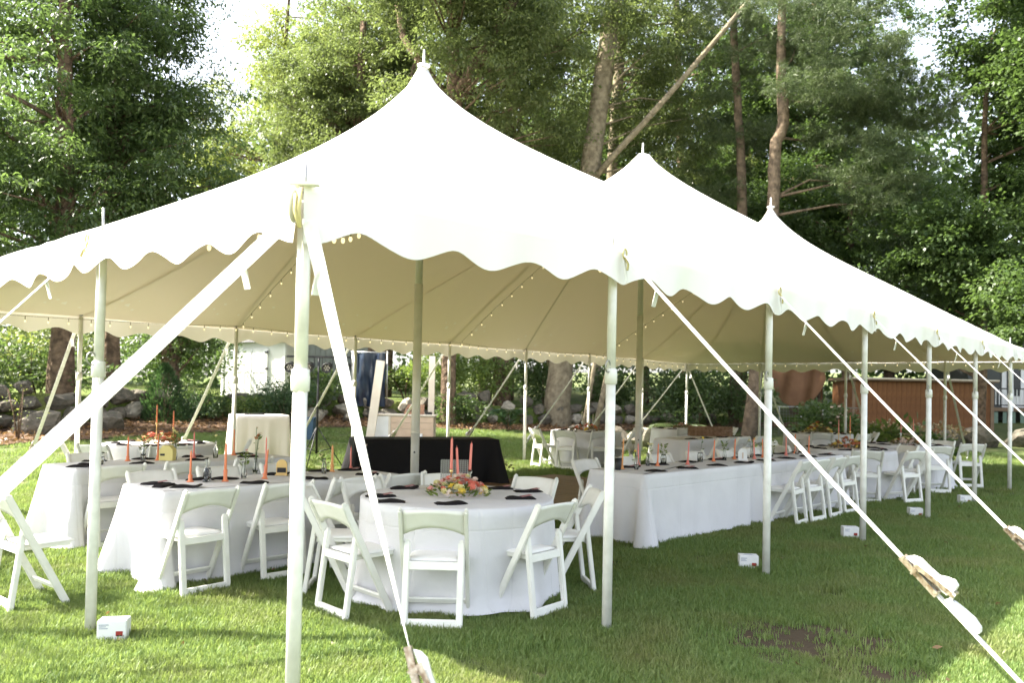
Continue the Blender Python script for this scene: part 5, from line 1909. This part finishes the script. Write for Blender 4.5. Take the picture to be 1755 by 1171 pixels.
# second rank of trees that keep the garden edge in shade
for k, (src, x, y, rz, sc, lab) in enumerate([
    (12, 20.5, 24.5, 1.0, 1.0, 'second rank dark maple seen between the two thick trunks'),
    (12, 25.5, 22.0, 2.4, 1.1, 'second rank dark maple right of the thickest trunk'),
    (6, 23.0, 29.0, 4.0, 1.1, 'second rank olive tree behind the bright bushes'),
    (12, 30.5, 18.0, 3.4, 1.05, 'second rank dark maple behind the garden rocks'),
    (6, 31.0, 24.0, 0.6, 1.0, 'second rank olive tree behind the slim pine'),
    (12, 34.5, 12.5, 5.2, 1.1, 'second rank dark maple behind the orange tarp'),
    (5, 17.0, 23.0, 2.0, .8, 'second rank oak behind the serving bar'),
    (6, 38.0, 17.0, 1.7, 1.1, 'second rank olive tree behind the crooked pine'),
    (5, 15.8, 20.6, 3.6, .85, 'second rank oak left of the thickest trunk'),
    (12, 41.0, 10.5, .4, 1.2, 'second rank dark maple behind the brown shed')]):
    dup(TR[src], (x, y, Z(x, y)), rz, lab, 'second rank trees behind the garden', (sc, sc, sc))

# a light crowned tree past the left edge; its leaves dapple the sunny end of the lawn
tree('birch', 'light crowned tree standing left of the tent beyond the edge of the photo', 'light', 9,
     [(-5.0, 8.6, 0, .12), (-4.9, 8.6, 4, .10), (-5.0, 8.5, 8, .06), (-4.9, 8.6, 11, .03)],
     [(-5.2, 8.8, 7.0, 2.6, 2.6, 2.6), (-5.2, 9.0, 9.5, 2.2, 2.2, 1.8)], 177)

# the far wood that closes the view
def wood_mass():
    r = np.random.default_rng(77)
    n = 190000
    a = r.uniform(-1.05, 1.05, n)
    d = r.uniform(44, 58, n)
    ca, sa = np.cos(a), np.sin(a)
    x = camx + d * (fx * ca - fy * sa)
    y = camy + d * (fy * ca + fx * sa)
    top = 18.0 + 1.5 * np.sin(a * 13) + 1.2 * np.sin(a * 31 + 1) + 9.0 * np.exp(-((a - .02) / .26) ** 2) - 3.0 * np.exp(-((a - .36) / .06) ** 2)
    # clumps
    z = .5 + r.uniform(0, 1, n) ** .8 * top
    cl = .5 + .5 * np.sin(a * 60 + z * 1.3) * np.sin(z * 1.9 + d * .5)
    keep = r.uniform(0, 1, n) < (.35 + .65 * cl)
    x, y, z, d = x[keep], y[keep], z[keep], d[keep]
    n = len(x)
    c = np.stack([x, y, z], -1)
    dr = r.normal(size=(n, 3)); dr[:, 2] -= .3; dr /= np.linalg.norm(dr, axis=1)[:, None]
    t = np.cross(dr, r.normal(size=(n, 3))); t /= np.linalg.norm(t, axis=1)[:, None]
    L = r.uniform(.25, .55, (n, 1))
    v = np.empty((n, 4, 3))
    v[:, 0] = c; v[:, 1] = c + dr * L * .5 - t * L * .3; v[:, 2] = c + dr * L; v[:, 3] = c + dr * L * .5 + t * L * .3
    return pymesh('far_wood', v.reshape(-1, 3), np.arange(n * 4).reshape(-1, 4), M['leaf_maple'], r.uniform(0, 1, n))
fwood = part('far_wood', wood_mass())
fwood['kind'] = 'stuff'

# ------------------------------------------------------------------ shrubs and garden plants
def shrub(name, label, x, y, w, h, style, material, n, seed, L=.11, z=None, cat='shrub', group=None, wleaf=.5):
    zz = Z(x, y) if z is None else z
    t = thing(name, label, cat, (x, y, zz), 0, group)
    r_ = random.Random(seed)
    lobes = [(r_.uniform(-.4, .4) * w, r_.uniform(-.4, .4) * w, h * r_.uniform(.3, .75), w * r_.uniform(.25, .42), h * r_.uniform(.2, .36)) for _ in range(9)]
    def fn(q):
        if style == 'cone':
            v = q.uniform(0, 1) ** 1.3
            a = q.uniform(0, 2 * PI)
            rr = w * .5 * (1 - v) ** .7 * q.uniform(.55, 1.05) * (1 + .18 * math.sin(a * 5 + v * 9))
            return (rr * math.cos(a), rr * math.sin(a), .04 + v * h), (math.cos(a) * .6, math.sin(a) * .6, q.uniform(.4, 1.2))
        if style == 'grass':
            a = q.uniform(0, 2 * PI); v = q.uniform(.1, 1)
            return (w * .5 * v * math.cos(a), w * .5 * v * math.sin(a), h * math.sin(v * 2.2) * .9), (math.cos(a), math.sin(a), .9 - 1.6 * v)
        lb = lobes[q.integers(0, len(lobes))]
        d = q.normal(size=3); d /= np.linalg.norm(d)
        k = q.uniform(.5, 1.0)
        return (lb[0] + d[0] * lb[3] * k, lb[1] + d[1] * lb[3] * k, max(.03, lb[2] + d[2] * lb[4] * k)), (d[0] + q.normal() * .5, d[1] + q.normal() * .5, d[2] * .5 + q.normal() * .4)
    lv = part('foliage', leaves_mesh('foliage', n, fn, L, M[material], seed, wleaf), t)
    bm = nm()
    for k in range(5):
        a = r_.uniform(0, 6.28)
        tube(bm, [(0, 0, -.05), (w * .12 * math.cos(a), w * .12 * math.sin(a), h * .35), (w * .3 * math.cos(a + .3), w * .3 * math.sin(a + .3), h * .7)], [.02, .014, .005], 6)
    part('stems', mesh_of(bm, 'stems', M['bark'], True), t)
    return t
shrub('juniper_bush', 'tall dark juniper bush in front of the forked trunk', 7.9, 18.2, 1.5, 1.6, 'cone', 'juniper', 5200, 1, .10, .45, wleaf=.28)
shrub('juniper_bush', 'lower dark juniper bush left of the white shed', 8.9, 18.4, 1.5, 1.0, 'lobes', 'juniper', 2600, 2, .10, .5, wleaf=.28)
shrub('dwarf_pine', 'bright green dwarf pine in front of the white shed', 10.5, 16.5, 1.25, 1.35, 'lobes', 'juniper', 4200, 3, .11, .5, wleaf=.22)
shrub('low_shrub', 'small brownish shrub at the foot of the white shed', 10.1, 17.5, 1.1, .75, 'lobes', 'shrub', 1500, 4, .09, .6)
shrub('low_shrub', 'small olive shrub between the shed and the dwarf pine', 10.7, 17.6, .8, .85, 'lobes', 'leaf_dark', 1200, 5, .09, .6)
shrub('leafy_shrub', 'sunlit light green shrub behind the boulder wall and right of the blue tarp', 16.0, 17.9, 2.0, 1.5, 'lobes', 'shrub', 3600, 6, .12, 1.0)
shrub('leafy_shrub', 'taller sunlit shrub beside the first centre pole', 17.6, 17.8, 1.8, 2.3, 'lobes', 'shrub', 3600, 7, .13, 1.0)
shrub('leafy_shrub', 'bright green bush right of the straight dark trunk pair', 19.6, 17.6, 2.2, 2.6, 'lobes', 'shrub', 4200, 8, .13, 1.0)
shrub('leafy_shrub', 'dark green bush between the two thick trunks', 22.5, 17.4, 2.4, 2.4, 'lobes', 'leaf_maple', 3200, 9, .14, 1.0)
shrub('leafy_shrub', 'green bush right of the thickest trunk', 23.6, 15.2, 2.2, 2.0, 'lobes', 'leaf_maple', 3000, 10, .13, .8)
shrub('leafy_shrub', 'dark undergrowth bush behind the pale leaning stems', 25.0, 13.6, 3.0, 2.2, 'lobes', 'leaf_dark', 3200, 11, .14, .7)
shrub('leafy_shrub', 'dark undergrowth bush behind the garden rocks', 24.0, 11.6, 3.0, 2.6, 'lobes', 'leaf_maple', 3600, 12, .14, .3)
shrub('leafy_shrub', 'dark undergrowth bush left of the orange tarp', 25.2, 10.6, 2.2, 2.2, 'lobes', 'leaf_dark', 2600, 13, .13, .3)
shrub('leafy_shrub', 'sunlit hedge bush behind the left boulders', 3.6, 20.5, 3.0, 2.0, 'lobes', 'leaf_light', 5200, 14, .12, 1.2)
shrub('leafy_shrub', 'leafy bush at the far left beyond the boulders', 1.2, 20.5, 3.2, 3.0, 'lobes', 'leaf_olive', 5600, 15, .12, 1.2)
shrub('leafy_shrub', 'bright bush between the two left trunks', 6.6, 23.0, 3.0, 2.8, 'lobes', 'leaf_olive', 4800, 16, .13, 1.1)
shrub('leafy_shrub', 'dark green bush behind the juniper bush', 11.0, 24.5, 3.2, 2.4, 'lobes', 'leaf_maple', 4800, 17, .14, 1.1)
shrub('sapling', 'thin leafless sapling growing at the left edge by the boulders', 3.55, 15.2, .7, 1.5, 'lobes', 'leaf_light', 90, 18, .06)
shrub('ornamental_grass', 'arching ornamental grass over the garden rocks', 19.4, 9.6, 1.5, .8, 'grass', 'needle', 420, 19, .4, wleaf=.05)
shrub('hydrangea_bush', 'dark hydrangea bush with white blooms before the brown shed', 21.9, 6.1, 1.6, 1.35, 'lobes', 'leaf_maple', 2600, 20, .13, .25)
shrub('potted_plant', 'large green houseplant with broad leaves before the brown shed', 18.9, 3.35, 1.1, .95, 'lobes', 'shrub', 420, 21, .24, .15, 'plant', wleaf=.45)
shrub('potted_plant', 'darker broad leaved plant right of the large green one', 19.6, 2.75, .8, .65, 'lobes', 'leaf_maple', 320, 22, .22, .15, 'plant', wleaf=.45)
shrub('fern_clump', 'small green fern at the foot of the straight trunk', 17.2, 14.4, 1.0, .75, 'grass', 'juniper', 500, 23, .22, wleaf=.2)
shrub('dried_shrub', 'brown dried shrub below the brown shed at the right', 23.2, 4.4, 2.6, .8, 'lobes', 'dullplant', 1500, 24, .12, .15)
shrub('dried_shrub', 'rusty flower bed at the left edge behind the chairs', 1.4, 13.4, 1.6, .4, 'lobes', 'brownleaf', 900, 25, .10)
shrub('leafy_shrub', 'dark low shrub against the boulders left of the dwarf pine', 9.2, 18.4, 1.4, 1.0, 'lobes', 'leaf_dark', 2400, 41, .10, .55)
shrub('leafy_shrub', 'dark shrub in front of the grey board outbuilding', 12.9, 18.9, 1.7, 1.5, 'lobes', 'leaf_maple', 3000, 42, .11, 1.0)
shrub('leafy_shrub', 'dark shrub spilling over the boulders behind the light stand', 12.1, 17.9, 1.5, 1.0, 'lobes', 'leaf_dark', 2200, 43, .10, .75)
shrub('leafy_shrub', 'dark shrub between the serving bar posts and the boulders', 16.4, 16.2, 1.6, 1.1, 'lobes', 'leaf_maple', 2400, 44, .11, .4)
shrub('leafy_shrub', 'broad dark bush on the bank left of the juniper', 5.2, 19.3, 2.6, 1.6, 'lobes', 'leaf_dark', 4200, 45, .12, 1.2)
# blooms on the hydrangea
for k in range(9):
    rr = random.Random(k)
    b = part('blossom', BL['white'][1], bpy.data.objects['hydrangea_bush'], (rr.uniform(-.6, .3), rr.uniform(-.7, -.2), rr.uniform(.5, 1.2)))
    b.scale = (.07, .07, .07)
# pale cut stems
for k, (x, y, tx, ty, r_, lab) in enumerate([(18.7, 12.65, 18.95, 12.35, .075, 'left one of two pale leaning stems beyond the far chairs'), (18.95, 12.4, 19.35, 12.05, .10, 'right one of two pale leaning stems beyond the far chairs')]):
    t = thing('tree_stem', lab, 'tree stem', (x, y, H(x, y)), 0, 'pale leaning stems')
    bm = nm(); tube(bm, [(0, 0, -.1), ((tx - x) * .5 + .02, (ty - y) * .5, 1.1), (tx - x, ty - y, 2.4), ((tx - x) * 1.4, (ty - y) * 1.4, 3.6)], [r_, r_ * .95, r_ * .85, r_ * .7], 10)
    part('stem', mesh_of(bm, 'stem', M['palebark'], True), t)
# dead leaves scattered on the mulch
def litter():
    r = np.random.default_rng(9)
    pts_ = []
    while len(pts_) < 5000:
        x = r.uniform(-2, 26); y = interp(EDGE, x) + r.uniform(-.1, 3.2)
        if y < interp(WALL, x):
            pts_.append((x, y, H(x, y) + .075))
    it = iter(pts_)
    return leaves_mesh('leaf_litter', len(pts_), lambda q: (next(it), (q.normal(), q.normal(), q.normal() * .35)), .11, M['brownleaf'], 9, .5)
ob = part('leaf_litter', litter()); ob['kind'] = 'stuff'

# a few fallen leaves on the lawn
def lawn_leaves():
    r = np.random.default_rng(19)
    pts_ = []
    while len(pts_) < 420:
        x, y = r.uniform(-2, 16), r.uniform(-4, 14)
        if y < interp(EDGE, x):
            pts_.append((x, y, H(x, y) + r.uniform(.025, .045)))
    it = iter(pts_)
    return leaves_mesh('fallen_leaves', len(pts_), lambda q: (next(it), (q.normal(), q.normal(), q.normal() * .3)), .055, M['brownleaf'], 19, .6)
ob = part('fallen_leaves', lawn_leaves()); ob['kind'] = 'stuff'

# ------------------------------------------------------------------ white shed on the upper lawn
sh = thing('garden_shed', 'white clapboard garden shed with double doors on the upper lawn', 'shed', (13.2, 25.0, 1.0), math.atan2(-2.75, .87))
SW, SD, SH = 2.9, 2.2, 2.15
M['siding'] = mat('white_siding', (0.74, 0.74, 0.71), 0.55, 0.3)
board = None
nb = 15
for k in range(nb):
    bm = nm()
    z = SH * (k + .5) / nb
    beam(bm, (0, .01, z - SH / nb / 2), (0, -.012 + .01, z + SH / nb / 2), SW, .018)
    o = part('board', mesh_of(bm, 'board', M['siding']), sh, (SW / 2, 0, 0))
    bm = nm()
    beam(bm, (-.01, 0, z - SH / nb / 2), (-.022 + .01, 0, z + SH / nb / 2), .018, SD)
    part('board', mesh_of(bm, 'board', M['siding']), sh, (SW + .01, SD / 2, 0))
bm = nm(); box(bm, (SW / 2, SD / 2 + .02, SH / 2), (SW - .04, SD - .06, SH)); part('wall', mesh_of(bm, 'wall', M['siding']), sh)
bm = nm()
for x_ in (0.04, SW - .04):
    box(bm, (x_, -.02, SH / 2), (.11, .03, SH))
box(bm, (SW + .018, .05, SH / 2), (.03, .11, SH))
part('corner_trim', mesh_of(bm, 'corner_trim', M['white']), sh)
for s, xh in ((-1, SW / 2 - .36), (1, SW / 2 + .36)):
    bm = nm(); box(bm, (xh, -.045, .95), (.70, .035, 1.9)); bevel(bm, .004)
    d = part('door', mesh_of(bm, 'door', M['white']), sh)
    bm = nm()
    for zz in (.35, 1.1, 1.75):
        box(bm, (xh, -.07, zz), (.62, .014, .06))
    for xx in (-.3, 0, .3):
        box(bm, (xh + xx, -.068, 1.0), (.05, .012, 1.65))
    part('moulding', mesh_of(bm, 'moulding', M['white']), d)
    bm = nm()
    for zz in (.45, 1.20, 1.78):
        box(bm, (xh + s * .30, -.082, zz), (.14, .012, .05)); box(bm, (xh + s * .36, -.082, zz), (.05, .014, .10))
    part('hinges', mesh_of(bm, 'hinges', M['black']), d)
bm = nm()
v = [bm.verts.new(p) for p in [(-.15, -.2, SH - .02), (SW + .15, -.2, SH - .02), (SW + .15, SD / 2, SH + .9), (-.15, SD / 2, SH + .9), (-.15, SD + .2, SH - .02), (SW + .15, SD + .2, SH - .02)]]
for f in ((0, 1, 2, 3), (3, 2, 5, 4), (0, 3, 4), (1, 5, 2), (0, 4, 5, 1)):
    bm.faces.new([v[i] for i in f])
part('roof', mesh_of(bm, 'roof', mat('grey_shingle', (.12, .12, .12), .9, .1, color2=(.07, .07, .07), noise=(8, 4))), sh)

# grey board shed beyond the light stand
gs = thing('board_shed', 'grey vertical board outbuilding behind the light stand', 'shed', (13.2, 20.1, 1.0), -.55)
M['greyboard'] = mat('grey_board', (0.20, 0.215, 0.185), 0.8, 0.2, color2=(0.14, 0.155, 0.13), noise=(3, 6))
bme = None
for k in range(13):
    if bme is None:
        bm = nm(); box(bm, (0, 0, 1.1), (.165, .03, 2.2)); bevel(bm, .004); bme = mesh_of(bm, 'board', M['greyboard'])
    part('board', bme, gs, (.1 + k * .172, random.uniform(-.004, .004), 0))
bm = nm(); box(bm, (1.13, .9, 1.1), (2.2, 1.74, 2.18)); part('wall', mesh_of(bm, 'wall', M['greyboard']), gs)
bm = nm(); box(bm, (1.13, .85, 2.28), (2.6, 2.2, .1)); part('roof', mesh_of(bm, 'roof', M['greyboard']), gs)
# blue tarp hanging over a frame
tp = thing('blue_tarp', 'dark blue plastic tarp hanging in creases behind the boulder wall', 'tarp', (14.2, 17.65, 1.05), -.85)
M['tarp'] = mat('blue_tarp', (0.014, 0.022, 0.042), 0.3, 0.6, color2=(0.028, 0.045, 0.075), noise=(3, 5))
bm = nm()
g = [[bm.verts.new((-.5 + i / 14, .10 * math.sin(i * .9 + k * .35) + .05 * math.sin(i * 2.1 - k * .9) + .12 * (k / 10) ** 2, 1.65 - 1.7 * k / 10)) for k in range(11)] for i in range(15)]
for i in range(14):
    for k in range(10):
        bm.faces.new((g[i][k], g[i + 1][k], g[i + 1][k + 1], g[i][k + 1]))
part('sheet', mesh_of(bm, 'sheet', M['tarp'], True), tp)
bm = nm(); tube(bm, [(-.6, .05, 1.66), (.6, .05, 1.66)], .025, 8); tube(bm, [(-.55, .1, 0), (-.55, .1, 1.7)], .025, 8); tube(bm, [(.55, .1, 0), (.55, .1, 1.7)], .025, 8)
part('frame', mesh_of(bm, 'frame', M['steel'], True), tp)
# stage light stand
ls = thing('light_stand', 'black tripod stand with a crossbar of four stage lamps', 'light stand', (7.28, 10.38, H(7.28, 10.38)), -.835)
bm = nm(); tube(bm, [(0, 0, .25), (0, 0, 1.2), (0, 0, 2.13)], [.022, .022, .018], 10); part('pole', mesh_of(bm, 'pole', M['black'], True), ls)
for k in range(3):
    a = k * 2 * PI / 3 + .4
    bm = nm(); tube(bm, [(.5 * math.cos(a), .5 * math.sin(a), .01), (.02 * math.cos(a), .02 * math.sin(a), .75)], .011, 8); tube(bm, [(.28 * math.cos(a), .28 * math.sin(a), .345), (0, 0, .28)], .008, 6)
    part('leg', mesh_of(bm, 'leg', M['black'], True), ls)
bm = nm(); beam(bm, (-.62, 0, 2.13), (.62, 0, 2.13), .04, .04, (0, 0, 1)); part('crossbar', mesh_of(bm, 'crossbar', M['black']), ls)
for k in range(4):
    xx = -.54 + .36 * k
    bm = nm()
    lathe(bm, [(.05, -.11), (.085, -.10), (.09, .06), (.10, .085), (.082, .085), (.07, .05)], 14)
    bmesh.ops.rotate(bm, verts=bm.verts, cent=(0, 0, 0), matrix=Matrix.Rotation(math.radians(105), 3, 'X'))
    lamp = part('stage_lamp', mesh_of(bm, 'stage_lamp', M['black'], True), ls, (xx, -.03, 1.93))
    bm = nm()
    for j in range(7):
        a = j * PI / 3
        rr = .045 if j < 6 else 0
        ball(bm, (rr * math.cos(a), rr * math.sin(a), .06), .019, 7, 5, (1, 1, .5))
    bmesh.ops.rotate(bm, verts=bm.verts, cent=(0, 0, 0), matrix=Matrix.Rotation(math.radians(105), 3, 'X'))
    part('lenses', mesh_of(bm, 'lenses', mat('lamp_lens', (.35, .33, .28), .15, .6), True), lamp)
    bm = nm(); beam(bm, (-.1, 0, 0), (-.1, 0, .2), .008, .03); beam(bm, (.1, 0, 0), (.1, 0, .2), .008, .03); beam(bm, (-.1, 0, .2), (.1, 0, .2), .03, .008, (0, 1, 0))
    part('yoke', mesh_of(bm, 'yoke', M['black']), lamp)
# blue storage bin
bb = thing('storage_bin', 'blue plastic bin beside the light stand at the mulch bed', 'bin', (9.45, 13.9, H(9.45, 13.9)), -.835)
M['binblue'] = mat('bin_blue', (.035, .075, .12), .5, .4)
bm = nm()
lathe(bm, [(.20, 0), (.25, .52)], 4); bmesh.ops.rotate(bm, verts=bm.verts, cent=(0, 0, 0), matrix=Matrix.Rotation(PI / 4, 3, 'Z'))
bevel(bm, .01); part('tub', mesh_of(bm, 'tub', M['binblue']), bb)
bm = nm(); box(bm, (0, 0, .54), (.40, .40, .04)); bevel(bm, .008); part('lid', mesh_of(bm, 'lid', M['binblue']), bb)

# wooden bar with two tall posts and a lettered sign
br = thing('serving_bar', 'pale wooden serving bar beyond the black skirted table', 'bar', (11.05, 12.15, H(11, 12.2)), -.835)
zb = .78
bm = nm(); box(bm, (0, 0, zb), (1.46, .62, .04)); bevel(bm, .004); part('counter', mesh_of(bm, 'counter', M['cream']), br)
pw = None
for k in range(5):
    bm = nm(); box(bm, (-.33 + .0, -.28, .08 + .145 * k), (0, 0, 0)) if False else box(bm, (.17, -.285, .075 + .15 * k), (1.05, .022, .142)); bevel(bm, .003)
    part('front_plank', mesh_of(bm, 'front_plank', M['tanwood']), br)
bm = nm(); box(bm, (-.53, -.285, .38), (.34, .02, .74)); bevel(bm, .003); part('side_panel', mesh_of(bm, 'side_panel', M['white']), br)
bm = nm(); box(bm, (-.355, -.30, .38), (.05, .03, .74)); bevel(bm, .004); part('corner_post', mesh_of(bm, 'corner_post', M['cream']), br)
bm = nm(); box(bm, (0, .28, .38), (1.4, .02, .74)); part('back_panel', mesh_of(bm, 'back_panel', M['cream']), br)
bm = nm(); box(bm, (.34, -.31, .22), (.20, .012, .26)); bevel(bm, .003); part('white_notice', mesh_of(bm, 'white_notice', M['white']), br)
po = thing('wooden_post', 'tall cream post leaning at the left end of the serving bar', 'post', (10.15, 12.38, H(10.15, 12.38)), -.835)
bm = nm(); beam(bm, (-.03, 0, -.05), (.20, .06, 2.06), .20, .05, (1, 0, 0)); bevel(bm, .004); part('plank', mesh_of(bm, 'plank', M['cream']), po)
po = thing('wooden_post', 'tall white post standing upright at the right end of the serving bar', 'post', (11.79, 12.07, H(11.8, 12.1)), -.835)
bm = nm(); box(bm, (0, 0, 1.1), (.15, .10, 2.3)); bevel(bm, .004); part('plank', mesh_of(bm, 'plank', M['cream']), po)
sg = thing('lettered_sign', 'small slanted wooden board lettered KAN on top of the serving bar', 'sign', (11.12, 12.0, H(11, 12.2) + zb + .02), -.835)
bm = nm()
v = [(-.22, 0), (.28, 0), (.28, .24), (-.12, .24)]
f0 = [bm.verts.new((p[0], -.02 + p[1] * .35, p[1])) for p in v]; f1 = [bm.verts.new((p[0], .01 + p[1] * .35, p[1])) for p in v]
bm.faces.new(f0); bm.faces.new(f1[::-1])
for i in range(4):
    bm.faces.new((f0[(i + 1) % 4], f0[i], f1[i], f1[(i + 1) % 4]))
bmesh.ops.recalc_face_normals(bm, faces=list(bm.faces))
part('board', mesh_of(bm, 'board', mat('sign_wood', (.30, .17, .10), .7, .2, color2=(.24, .13, .08), noise=(6, 5))), sg)
cu = bpy.data.curves.new('lettering', 'FONT')
cu.body = 'KAN'; cu.size = .125; cu.extrude = .002; cu.shear = .2; cu.offset = .003
cu.materials.append(M['black'])
_tmp = bpy.data.objects.new('lettering_outline', cu)
COL.objects.link(_tmp)
bpy.context.view_layer.update()
_me = bpy.data.meshes.new_from_object(_tmp.evaluated_get(bpy.context.evaluated_depsgraph_get()))
bpy.data.objects.remove(_tmp)
lt = part('lettering', _me, sg)
lt.location = (-.15, -.024 + .06 * .35, .055); lt.rotation_euler = (PI / 2 - .337, 0, 0)
t = thing('black_bag', 'small black box on the right end of the serving bar', 'box', (11.42, 11.75, H(11, 12.2) + zb + .02), -.8)
bm = nm(); box(bm, (0, 0, .03), (.17, .12, .06)); bevel(bm, .01, 2); part('case', mesh_of(bm, 'case', M['black']), t)
t = thing('black_tray', 'flat black tray lying on the small side table', 'tray', (5.88, 10.32, 1.025 + H(6, 10.35)), -.35)
bm = nm(); box(bm, (0, 0, .008), (.34, .22, .016)); bevel(bm, .003); part('plate', mesh_of(bm, 'plate', M['black']), t)

# wicker basket with flowers on the middle table
wb = thing('wicker_basket', 'long woven basket on the middle long table', 'basket', (13.0, 5.05, .752), -.7)
M['wicker'] = mat('wicker', (.32, .20, .13), .8, .2, color2=(.20, .12, .07), noise=(20, 2))
bm = nm()
for k in range(9):
    z = .012 + .022 * k
    o_ = .004 * (k % 2)
    pts_ = [(-.42 - o_, -.12 - o_, z), (.42 + o_, -.12 - o_, z), (.42 + o_, .12 + o_, z), (-.42 - o_, .12 + o_, z), (-.42 - o_, -.12 - o_, z)]
    tube(bm, pts_, .011, 6)
part('weave', mesh_of(bm, 'weave', M['wicker'], True), wb)['kind'] = 'stuff'
bm = nm(); box(bm, (0, 0, .006), (.82, .22, .01)); part('bottom', mesh_of(bm, 'bottom', M['wicker']), wb)
# brown shed, orange tarp, fence and house at the right end
cs_ = thing('brown_shed', 'low brown wooden shed with flat pale roof edge beyond the tent\'s right end', 'shed', (27.5, 7.42, H(27.5, 7.4) - .15), math.atan2(-.741, .671))
M['rustwood'] = mat('red_brown_boards', (0.19, 0.085, 0.032), 0.7, 0.25, color2=(0.13, 0.055, 0.022), noise=(4, 6))
CW = 4.93
bme = None
for k in range(29):
    if bme is None:
        bm = nm(); box(bm, (0, 0, 1.02), (.165, .03, 2.04)); bevel(bm, .004); bme = mesh_of(bm, 'board', M['rustwood'])
    part('board', bme, cs_, (.09 + k * .17, random.uniform(-.004, .004), 0))
bm = nm(); box(bm, (CW / 2, .95, 1.02), (CW - .04, 1.84, 2.02)); part('wall', mesh_of(bm, 'wall', M['rustwood']), cs_)
bm = nm(); box(bm, (CW / 2, .9, 2.10), (CW + .2, 2.2, .09)); part('roof', mesh_of(bm, 'roof', M['darkwood']), cs_)
bm = nm(); box(bm, (CW / 2, -.225, 2.13), (CW + .22, .03, .05)); part('roof_edge', mesh_of(bm, 'roof_edge', M['cream']), cs_)
bm = nm(); box(bm, (.03, -.03, 1.02), (.1, .03, 2.04)); box(bm, (CW - .03, -.03, 1.02), (.12, .03, 2.04)); part('corner_trim', mesh_of(bm, 'corner_trim', M['darkwood']), cs_)
ot = thing('orange_tarp', 'faded orange tarp draped in a rounded shape behind the wire fence', 'tarp', (27.2, 9.3, 1.2), math.atan2(-1.87, 1.69))
M['orange'] = mat('faded_orange_tarp', (.17, .090, .045), .7, .2, color2=(.12, .060, .030), noise=(2, 4))
bm = nm()
g = []
for i in range(19):
    a = i / 18 * 2 - 1
    row_ = []
    for k in range(11):
        t_ = k / 10
        x_ = a * 1.0
        low = .05 + .95 * abs(a) ** 3
        z_ = 1.75 - (1.75 - low) * t_
        y_ = .10 * math.sin(i * .8 + k * .3) + .35 * (1 - t_) ** 2
        row_.append(bm.verts.new((x_, y_, z_)))
    g.append(row_)
for i in range(18):
    for k in range(10):
        bm.faces.new((g[i][k], g[i + 1][k], g[i + 1][k + 1], g[i][k + 1]))
part('sheet', mesh_of(bm, 'sheet', M['orange'], True), ot)
bm = nm()
for xx in (-1.0, 1.0):
    tube(bm, [(xx, .3, -.9), (xx, .3, 1.8)], .03, 8)
tube(bm, [(-1.0, .33, 1.77), (1.0, .33, 1.77)], .03, 8)
part('frame', mesh_of(bm, 'frame', M['rustwood'], True), ot)
wf = thing('wire_fence', 'low wire fence with thin grey posts in front of the orange tarp', 'fence', (24.9, 9.3, H(25, 9.3)), math.atan2(-1.87, 1.69))
for k in range(6):
    bm = nm(); tube(bm, [(0, 0, -.1), (0, 0, 1.05)], .018, 8); part('post', mesh_of(bm, 'post', M['steel'], True), wf, (k * .75 - .4, 0, 0))
bm = nm(); tube(bm, [(-.4, 0, 1.03), (3.35, 0, 1.03)], .014, 8); part('rail', mesh_of(bm, 'rail', M['steel'], True), wf)
bm = nm()
for k in range(38):
    x_ = -.4 + k * .1
    tube(bm, [(x_, 0, .05), (x_, 0, 1.02)], .002, 4)
for k in range(10):
    tube(bm, [(-.4, 0, .08 + k * .1), (3.35, 0, .08 + k * .1)], .002, 4)
part('netting', mesh_of(bm, 'netting', M['steel']), wf)['kind'] = 'stuff'
hs = thing('neighbour_house', 'grey house with a raised white railed deck at the right edge', 'house', (36.9, 5.2, .1), math.atan2(-1.16, 1.06))
M['housegrey'] = mat('grey_clapboard', (.09, .095, .09), .7, .2)
M['lattice'] = mat('green_grey_board', (.16, .22, .17), .7, .2)
bm = nm(); box(bm, (3.6, 3.0, 2.8), (7.6, 3.6, 5.6)); part('wall', mesh_of(bm, 'wall', M['housegrey']), hs)
bm = nm(); box(bm, (1.6, .3, 1.12), (4.4, 1.9, .14)); part('deck', mesh_of(bm, 'deck', M['darkwood']), hs)
bm = nm(); box(bm, (1.6, -.62, 1.98), (4.3, .07, .05)); box(bm, (1.6, -.62, 1.30), (4.3, .05, .05)); part('railing', mesh_of(bm, 'railing', M['black']), hs)
bme = None
for k in range(30):
    if bme is None:
        bm = nm(); box(bm, (0, 0, 1.63), (.028, .028, .66)); bme = mesh_of(bm, 'baluster', M['white'])
    part('baluster', bme, hs, (-.5 + k * .145, -.62, 0))
for xx in (.55, 1.6, 3.3):
    bm = nm(); box(bm, (xx, -.66, 2.0), (.11, .11, 1.9)); part('deck_post', mesh_of(bm, 'deck_post', M['white']), hs)
bme = None
for k in range(12):
    if bme is None:
        bm = nm(); box(bm, (0, 0, .52), (.16, .03, 1.0)); bme = mesh_of(bm, 'skirt_board', M['lattice'])
    part('skirt_board', bme, hs, (-.4 + k * .36, -.60, 0))
bm = nm(); box(bm, (1.75, 1.17, 2.2), (1.0, .05, 2.0)); d = part('door', mesh_of(bm, 'door', M['white']), hs)
bm = nm(); box(bm, (1.75, 1.13, 2.35), (.6, .02, 1.3)); part('pane', mesh_of(bm, 'pane', mat('dark_pane', (.03, .035, .04), .1, .6)), d)
bm = nm(); box(bm, (.4, -.55, 3.0), (1.2, .8, .06)); part('awning', mesh_of(bm, 'awning', M['white']), hs)
# open notice left of the crate on the lawn: potted pink begonia by the black table
shrub('flower_basket', 'low pot of pale pink flowers on the grass right of the black skirted table', 9.55, 7.85, .5, .3, 'lobes', 'dullplant', 160, 31, .08, 0.02, 'flowers')
